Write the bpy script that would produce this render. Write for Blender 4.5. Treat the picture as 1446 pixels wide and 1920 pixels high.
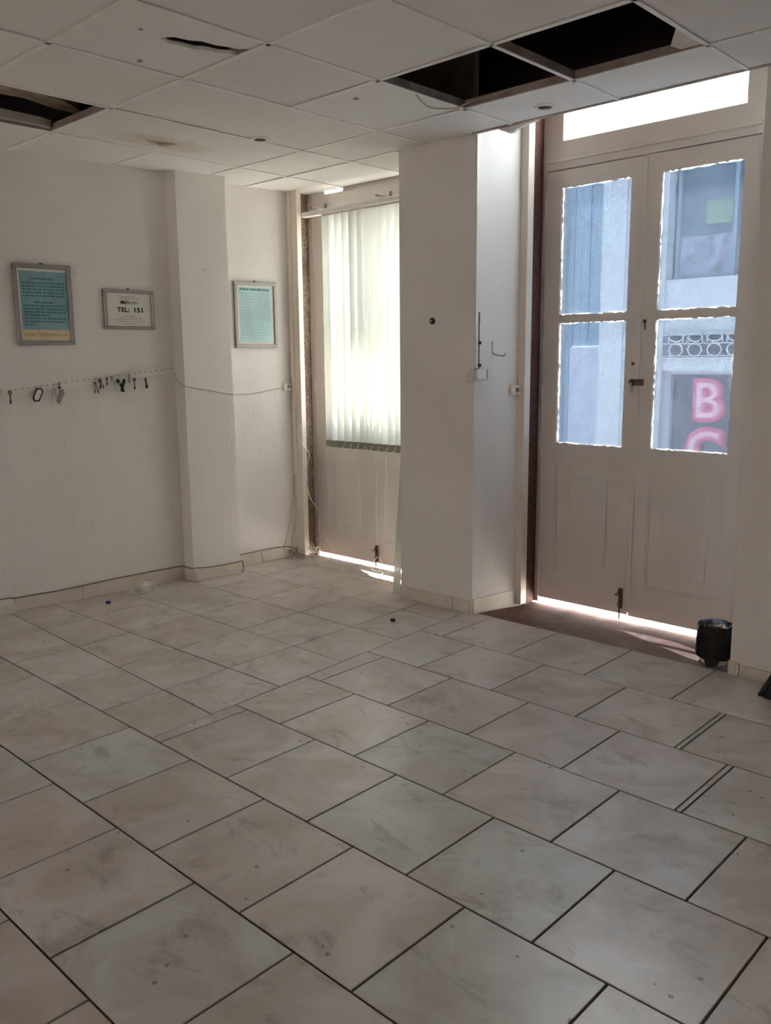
import bpy, bmesh, math, random
from mathutils import Vector, Matrix, noise

for o in list(bpy.data.objects):
    bpy.data.objects.remove(o)
S = bpy.context.scene
COL = S.collection
random.seed(7)

# ------------------------------------------------------------------ camera
F_PX, YAW, PITCH, ROLL = 1605.36, math.radians(-43.428), math.radians(10.032), math.radians(-0.526)
CAM = Vector((0, 0, 1.5))
fwd = Vector((math.sin(YAW)*math.cos(PITCH), math.cos(YAW)*math.cos(PITCH), -math.sin(PITCH)))
rgt = Vector((math.cos(YAW), -math.sin(YAW), 0))
up = rgt.cross(fwd)
r2 = math.cos(ROLL)*rgt + math.sin(ROLL)*up
u2 = -math.sin(ROLL)*rgt + math.cos(ROLL)*up
cd = bpy.data.cameras.new('camera')
cam = bpy.data.objects.new('camera', cd)
COL.objects.link(cam)
cam.matrix_world = Matrix(((r2.x, u2.x, -fwd.x, CAM.x), (r2.y, u2.y, -fwd.y, CAM.y), (r2.z, u2.z, -fwd.z, CAM.z), (0, 0, 0, 1)))
cd.sensor_fit = 'VERTICAL'
cd.sensor_height = 24.0
cd.lens = 24.0*F_PX/1920.0
cd.clip_start = 0.05
S.camera = cam

# ------------------------------------------------------------------ sky, sun, exposure
W = bpy.data.worlds.new('sky')
S.world = W
W.use_nodes = True
bg = W.node_tree.nodes['Background']
bg.inputs[0].default_value = (0.90, 0.945, 1.0, 1)
bg.inputs[1].default_value = 1.2
sd = bpy.data.lights.new('sun', 'SUN')
sd.energy = 9.0
sd.angle = 0.009
sd.color = (1.0, 0.95, 0.88)
sun = bpy.data.objects.new('sun', sd)
COL.objects.link(sun)
sun.location = (-4, 8, 12)
sun.rotation_euler = Vector((0.45, -0.19, -1.0)).to_track_quat('-Z', 'Y').to_euler()
vs = S.view_settings
vs.view_transform = 'Standard'
vs.look = 'None'
vs.gamma = 1.0
vs.use_curve_mapping = False
vs.exposure = 4.05
S.cycles.use_denoising = True
S.cycles.max_bounces = 14
S.cycles.diffuse_bounces = 7
S.cycles.glossy_bounces = 4
S.cycles.transparent_max_bounces = 16
S.cycles.sample_clamp_indirect = 6.0
S.cycles.caustics_reflective = False
S.cycles.caustics_refractive = False

# ------------------------------------------------------------------ materials
def srgb(r, g, b):
    f = lambda c: (c/12.92 if c <= 0.04045 else ((c+0.055)/1.055)**2.4)
    return (f(r/255), f(g/255), f(b/255), 1)

def new_mat(name):
    m = bpy.data.materials.new(name)
    m.use_nodes = True
    nt = m.node_tree
    return m, nt, nt.nodes['Principled BSDF']

def node(nt, t, **kw):
    n = nt.nodes.new(t)
    for k, v in kw.items():
        if k.startswith('i_'):
            key = k[2:]
            n.inputs[int(key) if key.isdigit() else key].default_value = v
        else:
            setattr(n, k, v)
    return n

def coords(nt, scale=(1, 1, 1), per_object=False):
    tc = node(nt, 'ShaderNodeTexCoord')
    mp = node(nt, 'ShaderNodeMapping')
    mp.inputs['Scale'].default_value = scale
    nt.links.new(tc.outputs['Object'], mp.inputs['Vector'])
    if per_object:
        oi = node(nt, 'ShaderNodeObjectInfo')
        ml = node(nt, 'ShaderNodeMath', operation='MULTIPLY', i_1=37.0)
        nt.links.new(oi.outputs['Random'], ml.inputs[0])
        nt.links.new(ml.outputs[0], mp.inputs['Location'])
    return mp.outputs[0]

def ramp(nt, src, stops):
    r = node(nt, 'ShaderNodeValToRGB')
    e = r.color_ramp.elements
    e[0].position, e[0].color = stops[0][0], stops[0][1]
    e[1].position, e[1].color = stops[-1][0], stops[-1][1]
    for p, c in stops[1:-1]:
        k = e.new(p)
        k.color = c
    nt.links.new(src, r.inputs[0])
    return r.outputs[0]

def noise_tex(nt, vec, scale, detail=4, rough=0.55, dist=0.0):
    n = node(nt, 'ShaderNodeTexNoise')
    n.inputs['Scale'].default_value = scale
    n.inputs['Detail'].default_value = detail
    n.inputs['Roughness'].default_value = rough
    n.inputs['Distortion'].default_value = dist
    nt.links.new(vec, n.inputs['Vector'])
    return n.outputs['Fac']

def mix(nt, fac, a, b, mode='MIX'):
    m = node(nt, 'ShaderNodeMix', data_type='RGBA', blend_type=mode)
    for s, v in ((m.inputs[0], fac), (m.inputs[6], a), (m.inputs[7], b)):
        if hasattr(v, 'links') or isinstance(v, bpy.types.NodeSocket):
            nt.links.new(v, s)
        else:
            s.default_value = v
    return m.outputs[2]

def bump(nt, b, src, strength=0.3, dist=0.005):
    n = node(nt, 'ShaderNodeBump')
    n.inputs['Strength'].default_value = strength
    n.inputs['Distance'].default_value = dist
    nt.links.new(src, n.inputs['Height'])
    nt.links.new(n.outputs[0], b.inputs['Normal'])

def simple(name, col, rough=0.6, metal=0.0, var=0.12, vscale=9.0, bumps=0.0, spec=0.5):
    m, nt, b = new_mat(name)
    v = coords(nt)
    n = noise_tex(nt, v, vscale, 5)
    d = tuple(c*(1-var) for c in col[:3])+(1,)
    l = tuple(min(1, c*(1+var)) for c in col[:3])+(1,)
    nt.links.new(ramp(nt, n, [(0.3, d), (0.7, l)]), b.inputs['Base Color'])
    b.inputs['Roughness'].default_value = rough
    b.inputs['Metallic'].default_value = metal
    b.inputs['Specular IOR Level'].default_value = spec
    if bumps:
        bump(nt, b, noise_tex(nt, v, vscale*6, 4), bumps, 0.004)
    return m

def wall_mat(name, base, dirt, texture=False):
    m, nt, b = new_mat(name)
    v = coords(nt)
    big = noise_tex(nt, v, 1.7, 5, 0.6)
    c = ramp(nt, big, [(0.25, dirt), (0.6, base)])
    fine = noise_tex(nt, v, 14, 4, 0.7)
    c = mix(nt, ramp(nt, fine, [(0.66, (0, 0, 0, 1)), (0.8, (0.25, 0.25, 0.25, 1))]), c, tuple(x*0.72 for x in dirt[:3])+(1,))
    if texture:
        sv = coords(nt, (60, 60, 13))
        st = noise_tex(nt, sv, 1.0, 5, 0.65, 0.6)
        c = mix(nt, ramp(nt, st, [(0.30, (0.35, 0.35, 0.35, 1)), (0.42, (0, 0, 0, 1))]), c, tuple(x*0.74 for x in base[:3])+(1,))
        bump(nt, b, st, 0.55, 0.006)
    else:
        bump(nt, b, noise_tex(nt, v, 45, 4), 0.12, 0.003)
    nt.links.new(c, b.inputs['Base Color'])
    b.inputs['Roughness'].default_value = 0.75
    b.inputs['Specular IOR Level'].default_value = 0.3
    return m

M = {}
M['wall'] = wall_mat('white wall paint', (0.80, 0.772, 0.752, 1), (0.735, 0.70, 0.67, 1))
M['wainscot'] = wall_mat('scratched plaster', (0.80, 0.772, 0.748, 1), (0.74, 0.705, 0.672, 1), True)

def tile_mat():
    m, nt, b = new_mat('marbled floor tile')
    v = coords(nt, (1, 1, 1), True)
    oi = node(nt, 'ShaderNodeObjectInfo')
    tint = oi.outputs['Color']
    cl = noise_tex(nt, v, 3.2, 6, 0.62, 0.8)
    c = mix(nt, ramp(nt, cl, [(0.36, (0.0, 0.0, 0.0, 1)), (0.72, (0.85, 0.85, 0.85, 1))]), tint, (0.42, 0.345, 0.285, 1))
    smear = noise_tex(nt, coords(nt, (3, 5, 1), True), 1.6, 7, 0.72, 0.7)
    c = mix(nt, ramp(nt, smear, [(0.55, (0, 0, 0, 1)), (0.72, (0.75, 0.75, 0.75, 1))]), c, (0.25, 0.205, 0.17, 1))
    dots = node(nt, 'ShaderNodeTexVoronoi')
    dots.inputs['Scale'].default_value = 14
    nt.links.new(v, dots.inputs['Vector'])
    msk = noise_tex(nt, v, 4.0, 2)
    dm = node(nt, 'ShaderNodeMath', operation='LESS_THAN', i_1=0.10)
    nt.links.new(dots.outputs['Distance'], dm.inputs[0])
    dm2 = node(nt, 'ShaderNodeMath', operation='GREATER_THAN', i_1=0.56)
    nt.links.new(msk, dm2.inputs[0])
    dd = node(nt, 'ShaderNodeMath', operation='MULTIPLY')
    nt.links.new(dm.outputs[0], dd.inputs[0])
    nt.links.new(dm2.outputs[0], dd.inputs[1])
    de = node(nt, 'ShaderNodeMath', operation='MULTIPLY', i_1=0.7)
    nt.links.new(dd.outputs[0], de.inputs[0])
    c = mix(nt, de.outputs[0], c, (0.14, 0.115, 0.09, 1))
    nt.links.new(c, b.inputs['Base Color'])
    rr = ramp(nt, cl, [(0.3, (0.28, 0.28, 0.28, 1)), (0.7, (0.33, 0.33, 0.33, 1))])
    nt.links.new(rr, b.inputs['Roughness'])
    b.inputs['Specular IOR Level'].default_value = 0.65
    bump(nt, b, noise_tex(nt, v, 26, 5), 0.05, 0.003)
    return m
M['tile'] = tile_mat()
M['skirt'] = simple('skirting tile', (0.70, 0.635, 0.56, 1), 0.45, var=0.10, vscale=7)
M['grout'] = simple('dirty grout', (0.075, 0.055, 0.042, 1), 0.95, var=0.3, vscale=30)

def ceil_mat():
    m, nt, b = new_mat('mineral fibre panel')
    v = coords(nt, (1, 1, 1), True)
    c = ramp(nt, noise_tex(nt, v, 2.2, 5, 0.6), [(0.25, (0.78, 0.755, 0.735, 1)), (0.65, (0.87, 0.848, 0.835, 1))])
    oi = node(nt, 'ShaderNodeObjectInfo')
    c = mix(nt, 0.5, c, ramp(nt, oi.outputs['Random'], [(0, (0.79, 0.76, 0.73, 1)), (1, (0.89, 0.875, 0.86, 1))]))
    sp = noise_tex(nt, v, 7, 5, 0.75)
    c = mix(nt, ramp(nt, sp, [(0.68, (0, 0, 0, 1)), (0.78, (0.4, 0.4, 0.4, 1))]), c, (0.42, 0.37, 0.31, 1))
    nt.links.new(c, b.inputs['Base Color'])
    b.inputs['Roughness'].default_value = 0.85
    b.inputs['Specular IOR Level'].default_value = 0.2
    bump(nt, b, noise_tex(nt, v, 90, 3), 0.15, 0.002)
    return m, nt, b
M['panel'] = ceil_mat()[0]

def stain_panel():
    m, nt, b = ceil_mat()
    m.name = 'water stained panel'
    old = b.inputs['Base Color'].links[0].from_socket
    tc = node(nt, 'ShaderNodeTexCoord')
    mp = node(nt, 'ShaderNodeMapping')
    mp.inputs['Scale'].default_value = (5.0, 2.3, 0.0)
    mp.inputs['Location'].default_value = (0.55, 0.15, 0)
    nt.links.new(tc.outputs['Object'], mp.inputs[0])
    ln = node(nt, 'ShaderNodeVectorMath', operation='LENGTH')
    nt.links.new(mp.outputs[0], ln.inputs[0])
    wob = noise_tex(nt, tc.outputs['Object'], 9, 6, 0.75)
    ad = node(nt, 'ShaderNodeMath', operation='MULTIPLY_ADD', i_1=1.6)
    nt.links.new(wob, ad.inputs[0])
    nt.links.new(ln.outputs['Value'], ad.inputs[2])
    halo = ramp(nt, ad.outputs[0], [(0.0, (1, 1, 1, 1)), (0.95, (0.75, 0.75, 0.75, 1)), (1.0, (0, 0, 0, 1))])
    sc = node(nt, 'ShaderNodeMath', operation='MULTIPLY', i_1=0.62)
    nt.links.new(ad.outputs[0], sc.inputs[0])
    halo = ramp(nt, sc.outputs[0], [(0.50, (0.62, 0.62, 0.62, 1)), (1.0, (0, 0, 0, 1))])
    c = mix(nt, halo, old, (0.50, 0.36, 0.21, 1))
    core = ramp(nt, sc.outputs[0], [(0.46, (0.9, 0.9, 0.9, 1)), (0.66, (0, 0, 0, 1))])
    c = mix(nt, core, c, (0.12, 0.085, 0.06, 1))
    nt.links.new(c, b.inputs['Base Color'])
    return m
M['stained'] = stain_panel()
M['tee'] = simple('painted ceiling tee', (0.86, 0.84, 0.81, 1), 0.5, var=0.08)
M['teeweb'] = simple('dusty tee web', (0.36, 0.30, 0.265, 1), 0.8, var=0.25)
M['darkwood'] = simple('dark roof boards', (0.055, 0.038, 0.033, 1), 0.95, var=0.3, spec=0.1)  # dark brown colour of the boards in the void
M['rawplaster'] = simple('raw brown masonry', (0.68, 0.55, 0.46, 1), 0.95, var=0.2, spec=0.1)
M['paint'] = simple('aged white joinery paint', (0.70, 0.655, 0.615, 1), 0.42, var=0.05, vscale=4, bumps=0.06)
M['casing'] = simple('cream casing paint', (0.74, 0.66, 0.58, 1), 0.45, var=0.06, vscale=4)
M['white'] = simple('white plastic', (0.78, 0.76, 0.72, 1), 0.4, var=0.04)
M['grey_cable'] = simple('grey cable', (0.17, 0.15, 0.13, 1), 0.6)
M['white_cable'] = simple('white cable', (0.72, 0.66, 0.60, 1), 0.5)
M['beige_cable'] = simple('beige wire', (0.50, 0.45, 0.39, 1), 0.6)
M['black'] = simple('black plastic', (0.012, 0.011, 0.012, 1), 0.5, var=0.2)
M['rust'] = simple('rusted iron', (0.12, 0.078, 0.055, 1), 0.75, 0.0, var=0.4, vscale=40)
M['steel'] = simple('worn steel', (0.55, 0.52, 0.48, 1), 0.35, 0.9, var=0.15, vscale=30)
M['alu'] = simple('brushed aluminium frame', (0.34, 0.32, 0.30, 1), 0.4, 0.55, var=0.08)
M['alu_dark'] = simple('dark frame back', (0.05, 0.045, 0.04, 1), 0.6, var=0.1)  # plain dark colour for frame backing and nail
M['mat_board'] = simple('white paper', (0.75, 0.74, 0.70, 1), 0.7, var=0.02)
M['ink'] = simple('black ink', (0.02, 0.02, 0.02, 1), 0.7)
M['ink_grey'] = simple('faded grey ink', (0.42, 0.39, 0.35, 1), 0.7)
M['ink_blue'] = simple('blue print ink', (0.06, 0.19, 0.24, 1), 0.7)
M['ink_gold'] = simple('gold print ink', (0.33, 0.22, 0.09, 1), 0.7)
M['print_blue'] = simple('blue printed paper', (0.235, 0.40, 0.45, 1), 0.6, var=0.18, vscale=7)
M['print_pale'] = simple('pale blue printed paper', (0.42, 0.60, 0.62, 1), 0.6, var=0.16, vscale=6)
M['print_cream'] = simple('cream print', (0.78, 0.62, 0.42, 1), 0.6, var=0.03)

def granite():
    m, nt, b = new_mat('stained stone jamb')
    v = coords(nt)
    sp = noise_tex(nt, v, 55, 5, 0.8)
    c = ramp(nt, sp, [(0.36, (0.07, 0.05, 0.04, 1)), (0.5, (0.25, 0.185, 0.15, 1)), (0.62, (0.43, 0.34, 0.29, 1))])
    big = noise_tex(nt, v, 2.6, 4, 0.6)
    c = mix(nt, ramp(nt, big, [(0.42, (0, 0, 0, 1)), (0.62, (0.75, 0.75, 0.75, 1))]), c, (0.11, 0.06, 0.045, 1))
    nt.links.new(c, b.inputs['Base Color'])
    b.inputs['Roughness'].default_value = 0.8
    bump(nt, b, sp, 0.4, 0.006)
    return m
M['granite'] = granite()
def redstone():
    m, nt, b = new_mat('red stone jamb')
    v = coords(nt)
    sp = noise_tex(nt, v, 40, 5, 0.8)
    c = ramp(nt, sp, [(0.36, (0.045, 0.014, 0.011, 1)), (0.55, (0.10, 0.038, 0.03, 1)), (0.7, (0.20, 0.11, 0.09, 1))])
    nt.links.new(c, b.inputs['Base Color'])
    b.inputs['Roughness'].default_value = 0.8
    bump(nt, b, sp, 0.4, 0.006)
    return m
M['redstone'] = redstone()
def thresh():
    m, nt, b = new_mat('worn red threshold')
    v = coords(nt)
    n = noise_tex(nt, v, 5, 6, 0.7, 0.5)
    c = ramp(nt, n, [(0.3, (0.13, 0.042, 0.027, 1)), (0.52, (0.18, 0.083, 0.06, 1)), (0.72, (0.25, 0.165, 0.135, 1))])
    f = noise_tex(nt, v, 60, 4, 0.7)
    c = mix(nt, ramp(nt, f, [(0.55, (0, 0, 0, 1)), (0.75, (0.35, 0.35, 0.35, 1))]), c, (0.30, 0.24, 0.21, 1))
    nt.links.new(c, b.inputs['Base Color'])
    b.inputs['Roughness'].default_value = 0.75
    bump(nt, b, f, 0.4, 0.006)
    return m
M['threshold'] = thresh()

def sheet_mat(name, tint, clear, scatter_col, streak=None, gloss=0.04):
    """thin glazing: straight-through part, dirt that scatters light, faint gloss"""
    m = bpy.data.materials.new(name)
    m.use_nodes = True
    nt = m.node_tree
    nt.nodes.clear()
    out = node(nt, 'ShaderNodeOutputMaterial')
    tr = node(nt, 'ShaderNodeBsdfTransparent')
    tr.inputs[0].default_value = tint
    tl = node(nt, 'ShaderNodeBsdfTranslucent')
    tl.inputs[0].default_value = scatter_col
    df = node(nt, 'ShaderNodeBsdfDiffuse')
    df.inputs[0].default_value = scatter_col
    ms = node(nt, 'ShaderNodeMixShader', i_0=0.3)
    nt.links.new(tl.outputs[0], ms.inputs[1])
    nt.links.new(df.outputs[0], ms.inputs[2])
    mx = node(nt, 'ShaderNodeMixShader', i_0=1-clear)
    nt.links.new(tr.outputs[0], mx.inputs[1])
    nt.links.new(ms.outputs[0], mx.inputs[2])
    if streak:
        v = coords(nt, streak)
        n = noise_tex(nt, v, 3.0, 6, 0.7, 1.2)
        d = 1-clear
        nt.links.new(ramp(nt, n, [(0.30, (d*0.45,)*3+(1,)), (0.75, (min(1, d*1.7),)*3+(1,))]), mx.inputs[0])
    gl = node(nt, 'ShaderNodeBsdfGlossy')
    gl.inputs['Roughness'].default_value = 0.08
    mg = node(nt, 'ShaderNodeMixShader', i_0=gloss)
    nt.links.new(mx.outputs[0], mg.inputs[1])
    nt.links.new(gl.outputs[0], mg.inputs[2])
    nt.links.new(mg.outputs[0], out.inputs[0])
    return m
M['glass'] = sheet_mat('clear window glass', (0.93, 0.96, 0.95, 1), 0.93, (0.9, 0.92, 0.95, 1))
M['dimmed_glass'] = sheet_mat('dimmed window glass', (0.52, 0.53, 0.52, 1), 0.95, (0.9, 0.92, 0.92, 1))  # tint darkened to cut the daylight through the left door
M['film'] = sheet_mat('dusty blue window film', (0.225, 0.25, 0.288, 1), 0.983, (0.80, 0.82, 0.95, 1), (4, 4, 1.3), 0.02)
M['slat'] = sheet_mat('pale green blind fabric', (1, 1, 1, 1), 0.06, (0.60, 0.612, 0.572, 1), None, 0.0)
M['hem'] = simple('blind hem', (0.27, 0.265, 0.20, 1), 0.8, var=0.1)
M['clear_plastic'] = sheet_mat('clear plastic', (0.93, 0.93, 0.92, 1), 0.80, (0.8, 0.8, 0.78, 1), None, 0.10)
M['bag'] = simple('black bin bag', (0.012, 0.010, 0.011, 1), 0.55, var=0.3, vscale=14, bumps=0.9, spec=0.25)
M['litter'] = simple('brown litter', (0.12, 0.085, 0.055, 1), 0.9, var=0.4, vscale=40)
M['bluecap'] = simple('blue cap', (0.02, 0.03, 0.35, 1), 0.4)
M['greencap'] = simple('dark green cap', (0.01, 0.05, 0.03, 1), 0.4)
M['greentag'] = simple('dark green tag', (0.008, 0.022, 0.014, 1), 0.6)
M['greytag'] = simple('grey key tag', (0.30, 0.27, 0.245, 1), 0.6)
M['court'] = simple('clay paving', (0.40, 0.36, 0.33, 1), 0.9, var=0.12)
M['court_wall'] = simple('cream courtyard wall', (0.64, 0.60, 0.56, 1), 0.9, var=0.08)  # courtyard colours, for ground and wall added as bounce surfaces
M['pavement'] = simple('pale pavement', (0.50, 0.48, 0.45, 1), 0.9, var=0.12)
M['fac_white'] = simple('white facade', (0.60, 0.60, 0.605, 1), 0.85, var=0.05, vscale=2)
M['fac_blue'] = simple('blue painted shutter', (0.25, 0.345, 0.43, 1), 0.7, var=0.08, vscale=2)
M['fac_pale'] = simple('pale lilac panel', (0.47, 0.475, 0.56, 1), 0.7, var=0.05, vscale=2)
M['fac_glass'] = simple('dark shop glass', (0.035, 0.04, 0.075, 1), 0.25, var=0.4, vscale=8)
M['fac_win'] = simple('grey blue upper window', (0.10, 0.15, 0.19, 1), 0.4, var=0.3, vscale=3)
M['poster'] = simple('faded poster', (0.27, 0.29, 0.36, 1), 0.7, var=0.6, vscale=7)
M['foil'] = simple('pink foil', (0.62, 0.07, 0.17, 1), 0.3, var=0.15)
M['foilpale'] = simple('pale pink foil', (0.80, 0.42, 0.48, 1), 0.3, var=0.1)

# ------------------------------------------------------------------ mesh helpers
ORG = {}
def worg(o):
    return ORG.get(o.name, Vector((0, 0, 0)))

class MB:
    def __init__(s):
        s.v, s.f = [], []
    def add(s, vs, fs):
        n = len(s.v)
        s.v += [Vector(p) for p in vs]
        s.f += [tuple(i+n for i in f) for f in fs]
        return s
    def box(s, x0, x1, y0, y1, z0, z1):
        return s.add([(x0, y0, z0), (x1, y0, z0), (x1, y1, z0), (x0, y1, z0), (x0, y0, z1), (x1, y0, z1), (x1, y1, z1), (x0, y1, z1)],
                     [(0, 3, 2, 1), (4, 5, 6, 7), (0, 1, 5, 4), (1, 2, 6, 5), (2, 3, 7, 6), (3, 0, 4, 7)])
    def prism(s, pts, axis, a, b):
        """polygon pts (2D) extruded along axis from a to b"""
        def mk(p, t):
            if axis == 'z': return (p[0], p[1], t)
            if axis == 'y': return (p[0], t, p[1])
            return (t, p[0], p[1])
        n = len(pts)
        vs = [mk(p, a) for p in pts]+[mk(p, b) for p in pts]
        fs = [tuple(range(n))[::-1], tuple(range(n, 2*n))]
        fs += [(i, (i+1) % n, n+(i+1) % n, n+i) for i in range(n)]
        return s.add(vs, fs)
    def obox(s, c, ax, ay, az):
        """box with centre c and half-axes"""
        c, ax, ay, az = map(Vector, (c, ax, ay, az))
        vs = [c+i*ax+j*ay+k*az for k in (-1, 1) for (i, j) in ((-1, -1), (1, -1), (1, 1), (-1, 1))]
        return s.add(vs, [(0, 3, 2, 1), (4, 5, 6, 7), (0, 1, 5, 4), (1, 2, 6, 5), (2, 3, 7, 6), (3, 0, 4, 7)])
    def tube(s, pts, r, n=8, smooth=3, closed=False):
        P = [Vector(p) for p in pts]
        if smooth > 1 and len(P) > 2:
            Q = []
            m = len(P)
            for i in range(m if closed else m-1):
                p0 = P[(i-1) % m] if closed else P[max(0, i-1)]
                p1, p2 = P[i % m], P[(i+1) % m]
                p3 = P[(i+2) % m] if closed else P[min(m-1, i+2)]
                for k in range(smooth):
                    t = k/smooth
                    Q.append(0.5*((2*p1)+(p2-p0)*t+(2*p0-5*p1+4*p2-p3)*t*t+(3*p1-p0-3*p2+p3)*t*t*t))
            if not closed:
                Q.append(P[-1])
            P = Q
        m = len(P)
        vs, fs = [], []
        nrm = None
        for i in range(m):
            a = P[(i-1) % m] if (closed or i) else P[i]
            b = P[(i+1) % m] if (closed or i < m-1) else P[i]
            t = (b-a).normalized()
            if nrm is None:
                nrm = t.orthogonal().normalized()
            else:
                nrm = (nrm-t*nrm.dot(t))
                nrm = nrm.normalized() if nrm.length > 1e-6 else t.orthogonal().normalized()
            bi = t.cross(nrm)
            for k in range(n):
                an = 2*math.pi*k/n
                vs.append(P[i]+r*(math.cos(an)*nrm+math.sin(an)*bi))
        for i in range(m if closed else m-1):
            for k in range(n):
                j = (i+1) % m
                fs.append((i*n+k, i*n+(k+1) % n, j*n+(k+1) % n, j*n+k))
        if not closed:
            fs.append(tuple(range(n))[::-1])
            fs.append(tuple((m-1)*n+k for k in range(n)))
        return s.add(vs, fs)
    def lathe(s, prof, origin, axis=(0, 0, 1), n=24, wob=None, cap=True):
        o, az = Vector(origin), Vector(axis).normalized()
        ax = az.orthogonal().normalized()
        ay = az.cross(ax)
        vs, fs = [], []
        for i, (r, h) in enumerate(prof):
            for k in range(n):
                a = 2*math.pi*k/n
                rr = r*(wob(i, k, a) if wob else 1)
                vs.append(o+az*h+rr*(math.cos(a)*ax+math.sin(a)*ay))
        for i in range(len(prof)-1):
            for k in range(n):
                fs.append((i*n+k, i*n+(k+1) % n, (i+1)*n+(k+1) % n, (i+1)*n+k))
        if cap:
            fs.append(tuple(range(n))[::-1])
            fs.append(tuple((len(prof)-1)*n+k for k in range(n)))
        return s.add(vs, fs)
    def build(s, name, mat, parent=None, bevel=0, smooth=False, origin=None, fixn=True):
        org = worg(parent) if parent else Vector((0, 0, 0))
        me = bpy.data.meshes.new(name)
        wo = Vector(origin) if origin is not None else org
        me.from_pydata([tuple(p-wo) for p in s.v], [], s.f)
        if fixn:
            bm = bmesh.new()
            bm.from_mesh(me)
            bmesh.ops.recalc_face_normals(bm, faces=bm.faces)
            if bevel:
                bmesh.ops.bevel(bm, geom=[e for e in bm.edges], offset=bevel, segments=1, affect='EDGES', clamp_overlap=True)
            bm.to_mesh(me)
            bm.free()
        me.materials.append(M[mat] if isinstance(mat, str) else mat)
        if smooth:
            for p in me.polygons:
                p.use_smooth = True
        o = bpy.data.objects.new(name, me)
        COL.objects.link(o)
        if parent:
            o.parent = parent
        o.location = wo-org
        ORG[o.name] = wo
        return o

def empty(name, loc):
    o = bpy.data.objects.new(name, None)
    o.empty_display_size = 0.05
    COL.objects.link(o)
    o.location = loc
    ORG[o.name] = Vector(loc)
    return o

def tag(o, label, cat=None, group=None, kind=None):
    o['label'] = label
    if cat: o['category'] = cat
    if group: o['group'] = group
    if kind: o['kind'] = kind
    return o

def struct(o, label):
    o['label'] = label
    o['kind'] = 'structure'
    return o

def text_mesh(name, body, size, mat, parent, origin, xdir, ydir, extrude=0.0003, bevel=0, offset=0, shear=0, align='LEFT', width=None):
    cu = bpy.data.curves.new(name, 'FONT')
    cu.body = body
    cu.size = size
    cu.extrude = extrude
    cu.bevel_depth = bevel
    cu.bevel_resolution = 2
    cu.offset = offset
    cu.shear = shear
    cu.align_x = align
    cu.resolution_u = 4
    t = bpy.data.objects.new(name, cu)
    COL.objects.link(t)
    bpy.context.view_layer.update()
    me = bpy.data.meshes.new_from_object(t.evaluated_get(bpy.context.evaluated_depsgraph_get()))
    bpy.data.objects.remove(t)
    x, y = Vector(xdir).normalized(), Vector(ydir).normalized()
    z = x.cross(y)
    xs = [v.co.x for v in me.vertices]
    k = 1.0
    if width and xs:
        k = width/max(1e-6, (max(xs)-min(xs)))
    org = worg(parent)
    o0 = Vector(origin)
    for v in me.vertices:
        c = v.co.copy()
        v.co = o0+x*c.x*k+y*c.y+z*c.z-org
    me.materials.clear()
    me.materials.append(M[mat])
    o = bpy.data.objects.new(name, me)
    COL.objects.link(o)
    o.parent = parent
    ORG[o.name] = org.copy()
    return o

# ------------------------------------------------------------------ key dimensions
CZ = 2.713                      # underside of the suspended ceiling
TOP = 3.95                      # top of the tall room
XR, YB = 2.2, -6.5              # unseen right wall and back wall
def lw(y): return -5.06+0.09*(y-3.27)      # left wall line
def rw(y): return -5.06+0.08*(y-3.76)      # alcove side wall line
def ps(y): return -3.03+0.19*(y-3.945)     # pillar right side line

# ------------------------------------------------------------------ walls
w = MB().prism([(lw(YB), YB), (lw(3.3), 3.3), (lw(3.3)-0.25, 3.3), (lw(YB)-0.25, YB)], 'z', -0.05, TOP).build('wall_left', 'wall')
struct(w, 'long white painted left wall with the key rail')
MB().prism([(lw(2.12)+0.004, 2.12), (lw(3.285)+0.004, 3.285), (lw(3.285)-0.02, 3.285), (lw(2.12)-0.02, 2.12)], 'z', 0.0, 1.405).build('wainscot', 'wainscot', w)
MB().prism([(lw(YB)+0.022, YB), (lw(2.118)+0.022, 2.118), (lw(2.118)-0.01, 2.118), (lw(YB)-0.01, YB)], 'z', 0.0, 1.395).build('wainscot', 'wainscot', w)
g = MB()
for i in range(9):
    ya, yb = 2.17+i*0.09, 2.17+(i+1)*0.09
    g.prism([(lw(ya)+0.0035, ya), (lw(yb)+0.0035, yb), (lw(yb)+0.0065, yb), (lw(ya)+0.0065, ya)], 'z', 0.293+i*0.001+random.uniform(-.001, .001), 0.2955+i*0.001)
g.build('plaster_ridge', 'wainscot', w)

w = MB().prism([(-4.942, 3.283), (-4.896, 3.64), (-5.3, 3.66), (-5.3, 3.283)], 'z', -0.05, TOP).build('wall_pier', 'wall')
struct(w, 'shallow white pier standing out from the left wall')
MB().prism([(-4.939, 3.2805), (-4.893, 3.6415), (-4.98, 3.65), (-5.05, 3.2805)], 'z', 0.0, 1.30).build('wainscot', 'wainscot', w)
w = MB().prism([(rw(3.63), 3.63), (rw(4.5), 4.5), (rw(4.5)-0.25, 4.5), (rw(3.63)-0.25, 3.63)], 'z', -0.05, TOP).build('wall_alcove', 'wall')
struct(w, 'white alcove side wall with one framed notice')
MB().prism([(rw(3.66)+0.003, 3.66), (rw(4.27)+0.003, 4.27), (rw(4.27)-0.02, 4.27), (rw(3.66)-0.02, 3.66)], 'z', 0.0, 1.365).build('wainscot', 'wainscot', w)

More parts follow.
